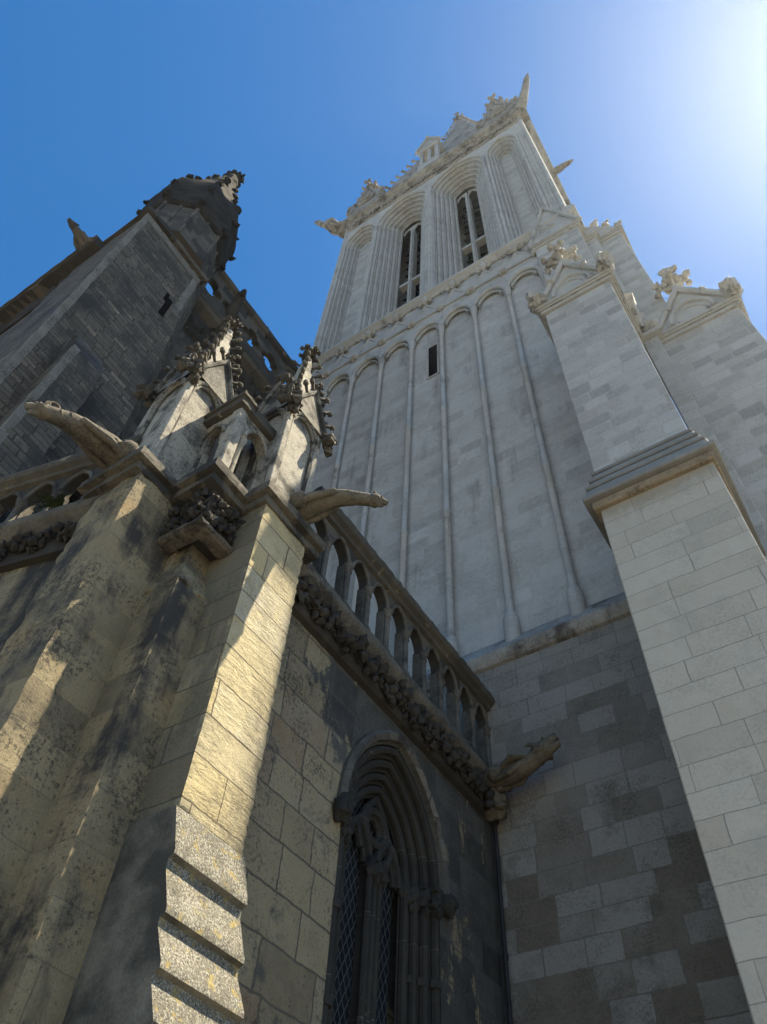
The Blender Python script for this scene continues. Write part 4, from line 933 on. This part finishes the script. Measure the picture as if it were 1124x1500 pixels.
gargoyle('hunched buff gargoyle with a small ring on its neck, jutting from the left cornice', [(-4.27, 1.95, 5.86), (-4.30, 1.65, 5.90), (-4.36, 1.30, 5.86), (-4.38, 1.10, 5.76), (-4.41, 0.98, 5.69)], [0.15, 0.125, 0.10, 0.075, 0.06], 0.12, ring=True)
gargoyle('long smooth gargoyle jutting from the sunlit side buttress before the tower', [(-3.36, 3.02, 5.83), (-3.1, 3.06, 5.88), (-2.85, 3.14, 5.91), (-2.62, 3.24, 5.85), (-2.50, 3.30, 5.79)], [0.13, 0.12, 0.085, 0.062, 0.052], 0.11, legs=True)
gargoyle('short banded gargoyle at the corner where the balustrade meets the tower', [(-3.42, 7.02, 5.47), (-3.15, 7.0, 5.42), (-2.9, 6.98, 5.44), (-2.70, 6.95, 5.5), (-2.60, 6.94, 5.55)], [0.13, 0.115, 0.105, 0.10, 0.10], 0.12, wings=True)
gargoyle('gargoyle stretching left from the top corner of the tower cornice', [(-8.85, 7.5, 37.7), (-9.3, 7.25, 37.9), (-9.75, 6.95, 38.3), (-10.1, 6.75, 38.7), (-10.25, 6.66, 38.9)], [0.26, 0.22, 0.17, 0.13, 0.11], 0.25, 'tower_dark', wings=True)
gargoyle('tall upright gargoyle at the right top corner of the tower', [(0.2, 7.3, 37.7), (0.5, 7.08, 38.1), (0.8, 6.85, 38.7), (1.02, 6.66, 39.2), (1.12, 6.56, 39.4)], [0.27, 0.22, 0.17, 0.14, 0.11], 0.25, 'tower_dark', legs=False)
gargoyle('small gargoyle halfway along the right side of the tower cornice', [(0.3, 10.3, 37.7), (0.6, 10.3, 37.75), (0.9, 10.3, 37.8), (1.1, 10.3, 37.8), (1.2, 10.3, 37.8)], [0.2, 0.17, 0.14, 0.11, 0.09], 0.2, 'tower_dark', legs=False)
gargoyle('black gargoyle silhouetted against the sky beside the far left eaves', [(-9.75, 0.85, 18.25), (-9.80, 0.60, 18.35), (-9.80, 0.38, 18.4), (-9.79, 0.22, 18.42), (-9.78, 0.12, 18.42)], [0.2, 0.16, 0.12, 0.09, 0.08], 0.16, 'old')
gargoyle('stubby gargoyle on the pierced nave parapet behind the pinnacles', [(-8.95, 4.25, 20.0), (-8.7, 4.15, 20.2), (-8.5, 4.08, 20.45), (-8.35, 4.02, 20.55), (-8.3, 4.0, 20.55)], [0.2, 0.17, 0.14, 0.12, 0.11], 0.16, 'old', legs=False)
hc = thing('head_corbel', 'round eroded head corbel below the balustrade corner, against the tower wall', 'corbel', (-3.42, 7.1, 5.1))
mb = MB(); mb.lump((-3.38, 7.12, 5.22), (0.16, 0.15, 0.19), 4.0, 0.25, 18, 14, 2.2); mb.tube([(-3.45, 7.2, 5.42), (-3.4, 7.14, 5.32)], [0.17, 0.13], 9)
mb.build('skull', 'garg', hc, smooth=70)
mb = MB(); mb.lump((-3.25, 7.06, 5.2), (0.05, 0.045, 0.05), 1, 0.3, 8, 6); mb.lump((-3.26, 7.02, 5.29), (0.06, 0.04, 0.03), 2, 0.3, 8, 6); mb.lump((-3.27, 7.05, 5.10), (0.07, 0.06, 0.03), 3, 0.3, 8, 6); mb.build('face', 'garg', hc, smooth=70)
mb = MB(); mb.tube([(-3.44, 7.24, -EYE), (-3.44, 7.24, 3.2), (-3.445, 7.235, 5.05)], 0.022, 8); mb.tube([(-3.455, 7.18, -EYE), (-3.455, 7.18, 4.9)], 0.01, 6)
for z in (0.4, 2.0, 3.6): mb.lathe((-3.44, 7.24, z), [(0.03, 0), (0.03, 0.05)], 8)
tag(mb.build('drainpipe', 'pipe', smooth=50, base=(-3.44, 7.24, -EYE)), 'thin dark drainpipe in the corner between sooty chapel wall and tower', 'pipe')
fp = MB(); random.seed(5)
for k in range(26):
    a = random.uniform(0, 6.28); l = random.uniform(0.12, 0.26); o = Vector((math.cos(a), math.sin(a)-0.4, 0.3)).normalized(); b = Vector((-5.02, 1.78, 5.66)); s_ = o.cross(Vector((0, 0, 1))).normalized()
    Lf, Rt = [], []
    for q in range(13):
        f = q/12; p = b+o*l*f+Vector((0, 0, 0.16*f-0.26*f*f)); wd = (0.045 if q % 2 else 0.010)*(1-f)*min(1, q); Lf.append(p+s_*wd); Rt.append(p-s_*wd)
    fp.strip(Lf, Rt)
tag(fp.build('fern', 'fern', base=(-5.02, 1.78, 5.66)), 'small green fern rooted on the left ledge below the dark balustrade', 'plant')

# ================================================================ stair tower, transept and nave (far left)
st = thing('stair_tower', 'dark rubble stair tower with octagonal stone capped turret and narrow slit', 'tower', (-8.8, 2.0, -EYE))
mb = MB(); fp_ = lambda e, z: [(-10.2, 0.88-e*0.0, z), (-8.0, 0.90+e*0.0, z), (-8.0, 2.72, z), (-8.25, 3.0, z), (-10.2, 3.0, z)]
a, b = fp_(0, 18.3), [(-10.2, 1.05, 5.5), (-8.0, 1.12, 5.5), (-8.0, 3.35, 5.5), (-8.35, 3.6, 5.5), (-10.2, 3.6, 5.5)]
mb.add(b+a, [(0, 1, 6, 5), (1, 2, 7, 6), (2, 3, 8, 7), (3, 4, 9, 8), (4, 0, 5, 9), (5, 6, 7, 8, 9)])
mb.build('wall', 'rubble', st, sub=0.25, erode=0.02, efq=2.0)
mb = MB()  # pale quoin strip on the front arris imitates the brighter-lit -Y face
mb.hexa([(-8.10, 1.09, 5.5), (-7.985, 1.09, 5.5), (-7.985, 1.24, 5.5), (-8.10, 1.24, 5.5), (-8.10, 0.875, 18.28), (-7.985, 0.875, 18.28), (-7.985, 1.00, 18.28), (-8.10, 1.0, 18.28)])
mb.build('lit_face_strip', 'edge_band', st, sub=0.12, erode=0.014, efq=2)
mb = MB(); mb.box(-8.2, -7.985, 2.55, 2.74, 16.0, 18.28); mb.box(-8.2, -7.98, 0.98, 2.6, 18.0, 18.28); mb.build('top_band', 'edge_band', st, sub=0.12, erode=0.02, efq=3)
mb = MB(); mb.fbox(FX(-7.985), 2.36, 2.50, 15.5, 16.3, 0, 0.1); mb.fbox(FX(-7.984), 2.28, 2.36, 16.1, 16.42, 0, 0.1); mb.build('slit_opening', 'dark', st)
mb = MB(); mb.box(-10.0, -7.5, 1.47, 2.12, 5.5, 11.5)
mb.add([(-10, 1.47, 11.5), (-7.5, 1.47, 11.5), (-7.5, 2.12, 11.5), (-10, 2.12, 11.5), (-10, 1.47, 12.6), (-7.98, 1.47, 12.6), (-7.98, 2.12, 12.6), (-10, 2.12, 12.6)], [(0, 1, 5, 4), (1, 2, 6, 5), (2, 3, 7, 6), (4, 5, 6, 7)])
mb.build('lower_buttress', 'rubble', st, sub=0.2, erode=0.025, efq=2.5)
mb = MB(); mb.box(-7.62, -7.49, 1.455, 1.58, 5.5, 11.55); mb.build('buttress_lit_strip', 'edge_band', st, sub=0.1, erode=0.014, efq=2)  # pale strip again stands for the lit front face
mb = MB(); mb.box(-10.3, -7.88, 0.80, 2.86, 18.28, 18.46); mb.box(-10.3, -7.94, 0.85, 2.80, 18.46, 18.6); mb.build('cornice', 'old', st, sub=0.15, erode=0.02)
TC = Vector((-8.8, 2.02, 0))
mb = MB(); mb.lathe(TC, [(1.12, 18.5), (1.06, 18.9), (1.06, 20.6), (1.06, 20.7)], 8, R(22.5)); tb = mb.build('turret', 'old', st)
for k in range(8):
    a = R(22.5+45*k); MB().tube([TC+Vector((1.06*math.cos(a), 1.06*math.sin(a), z)) for z in (18.6, 20.6)], 0.055, 6).build('rib', 'old', tb, smooth=50)
    a2 = R(45*k); cc = TC+Vector((0.985*math.cos(a2), 0.985*math.sin(a2), 0))
    MB().tube([cc+Vector((0, 0, z)) for z in (18.6, 20.6)], 0.04, 6).build('rib', 'old', tb, smooth=50)
mb = MB(); mb.lathe(TC, [(1.05, 20.4), (1.17, 20.55), (1.23, 20.9), (1.26, 21.4), (1.30, 21.9), (1.25, 22.3), (1.08, 22.9), (0.88, 23.6), (0.66, 24.5), (0.46, 25.5), (0.31, 26.4), (0.25, 27.2)], 8, R(22.5))
for k in range(8):
    a = R(22.5+45*k)
    for r_, z in ((1.2, 20.7), (1.27, 21.6), (1.06, 23.0), (0.84, 23.8), (0.63, 24.7), (0.46, 25.5)): mb.lump(TC+Vector((r_*math.cos(a), r_*math.sin(a), z)), (0.13, 0.13, 0.16), k+z, 0.5, 8, 6)
mb.lump(TC+Vector((0, 0, 27.35)), (0.34, 0.34, 0.24), 2, 0.5, 9, 7); mb.lump(TC+Vector((0.2, 0.1, 27.55)), (0.2, 0.18, 0.14), 5, 0.6, 8, 6)
mb.build('stone_cap', 'cap', st, sub=0.10, erode=0.10, efq=2.2)

tr = thing('transept', 'dark transept wall with carved eaves and slate roof at the far left', 'church', (-19, 2, -EYE))
mb = MB(); mb.box(-40, -10.1, 1.05, 1.8, -EYE, 18.0); mb.build('wall', 'old', tr)
mb = MB(); carved(mb, FY(1.0), -24, -10.1, 17.3, 17.95, 0.16, 0.07, 0.5, 5.0); mb.box(-40, -10.1, 1.0, 1.3, 17.2, 18.0); mb.build('eaves_frieze', 'carved', tr, smooth=60)
mb = MB(); mb.box(-40, -9.4, 0.66, 1.5, 18.0, 18.25); mb.box(-40, -9.4, 0.60, 1.5, 18.25, 18.35)
for k in range(10): mb.box(-11.2-k*1.25, -10.7-k*1.25, 0.62, 1.2, 18.33, 18.62)
mb.build('eaves', 'old', tr, sub=0.3, erode=0.02)
mb = MB(); mb.add([(-40, 0.8, 18.36), (-9.6, 0.8, 18.36), (-9.6, 6, 24), (-40, 6, 24)], [(0, 1, 2, 3)]); mb.build('roof', 'slate', tr)

nv = thing('nave', 'dark nave wall with pierced quatrefoil parapet running from stair tower to bell tower', 'church', (-9.5, 5.2, -EYE))
NX = -8.9
mb = MB(); mb.box(-10.5, NX, 2.9, 7.5, -EYE, 17.9); mb.build('wall', 'old', nv)
mb = MB(); NF = FX(NX)
carved(mb, NF, 2.9, 7.35, 17.7, 18.9, 0.28, 0.06, 0.6, 8.0); mb.box(-10, NX-0.004, 2.9, 7.35, 17.6, 19.0); mb.build('frieze', 'carved', nv, smooth=60)
mb = MB(); mb.sweep(NF, [(0, 18.9), (0.22, 19.02), (0.30, 19.15), (0.30, 19.35), (-0.2, 19.45), (-0.2, 18.9)], 2.6, 7.35); mb.build('cornice', 'old', nv, sub=0.2, erode=0.02)
NP = FX(NX+0.12)
def quatre(m, F, c, zc, w_, r, z0, z1, dth):
    """square panel pierced by a four-lobed opening, with depth"""
    pts = []
    for k in range(48):
        a = 2*math.pi*k/48; rad = r*(0.62+0.38*abs(math.cos(2*a))**0.7); pts.append((c+rad*math.cos(a), zc+rad*math.sin(a)*1.05))
    sq = []
    for u, z in pts:
        du, dz = u-c, z-zc; t = min((w_/2)/max(abs(du), 1e-6), ((z1-z0)/2)/max(abs(dz), 1e-6)); sq.append((c+du*t, (z0+z1)/2+dz*t))
    pts.append(pts[0]); sq.append(sq[0])
    for d in (0, dth): m.strip([F(u, z, d) for u, z in pts], [F(u, z, d) for u, z in sq])
    m.strip([F(u, z, 0) for u, z in pts], [F(u, z, dth) for u, z in pts])
pp = None
for k in range(5):
    if pp is None:
        m = MB(); quatre(m, NP, 3.35, 20.4, 0.86, 0.40, 19.4, 21.3, 0.2); pp = m.build('parapet_panel', 'old', nv)
    else: dup(pp, 0, 0.86*k)
mb = MB(); mb.sweep(NP, [(0, 21.3), (0.08, 21.34), (0.12, 21.42), (0.12, 21.55), (-0.3, 21.6), (-0.3, 21.3)], 2.6, 7.3); mb.build('parapet_rail', 'old', nv, sub=0.2, erode=0.015)

# ================================================================ haze
hm = bpy.data.materials.new('thin_glare_haze'); hm.use_nodes = True; hn = hm.node_tree; hn.nodes.clear()  # forward-scattering volume added to imitate lens glare and sun glow
ho = hn.nodes.new('ShaderNodeOutputMaterial'); hv = hn.nodes.new('ShaderNodeVolumePrincipled')
hv.inputs['Color'].default_value = (0.80, 0.90, 1.0, 1); hv.inputs['Density'].default_value = GLARE_HAZE; hv.inputs['Anisotropy'].default_value = 0.79
hn.links.new(hv.outputs[0], ho.inputs['Volume']); hm.cycles.homogeneous_volume = True if hasattr(hm.cycles, 'homogeneous_volume') else False
M['glare_haze'] = hm
mb = MB(); mb.box(-305, 305, -305, 305, -EYE-1.0, 62); hz = mb.build('glare_haze', 'glare_haze'); hz['kind'] = 'stuff'
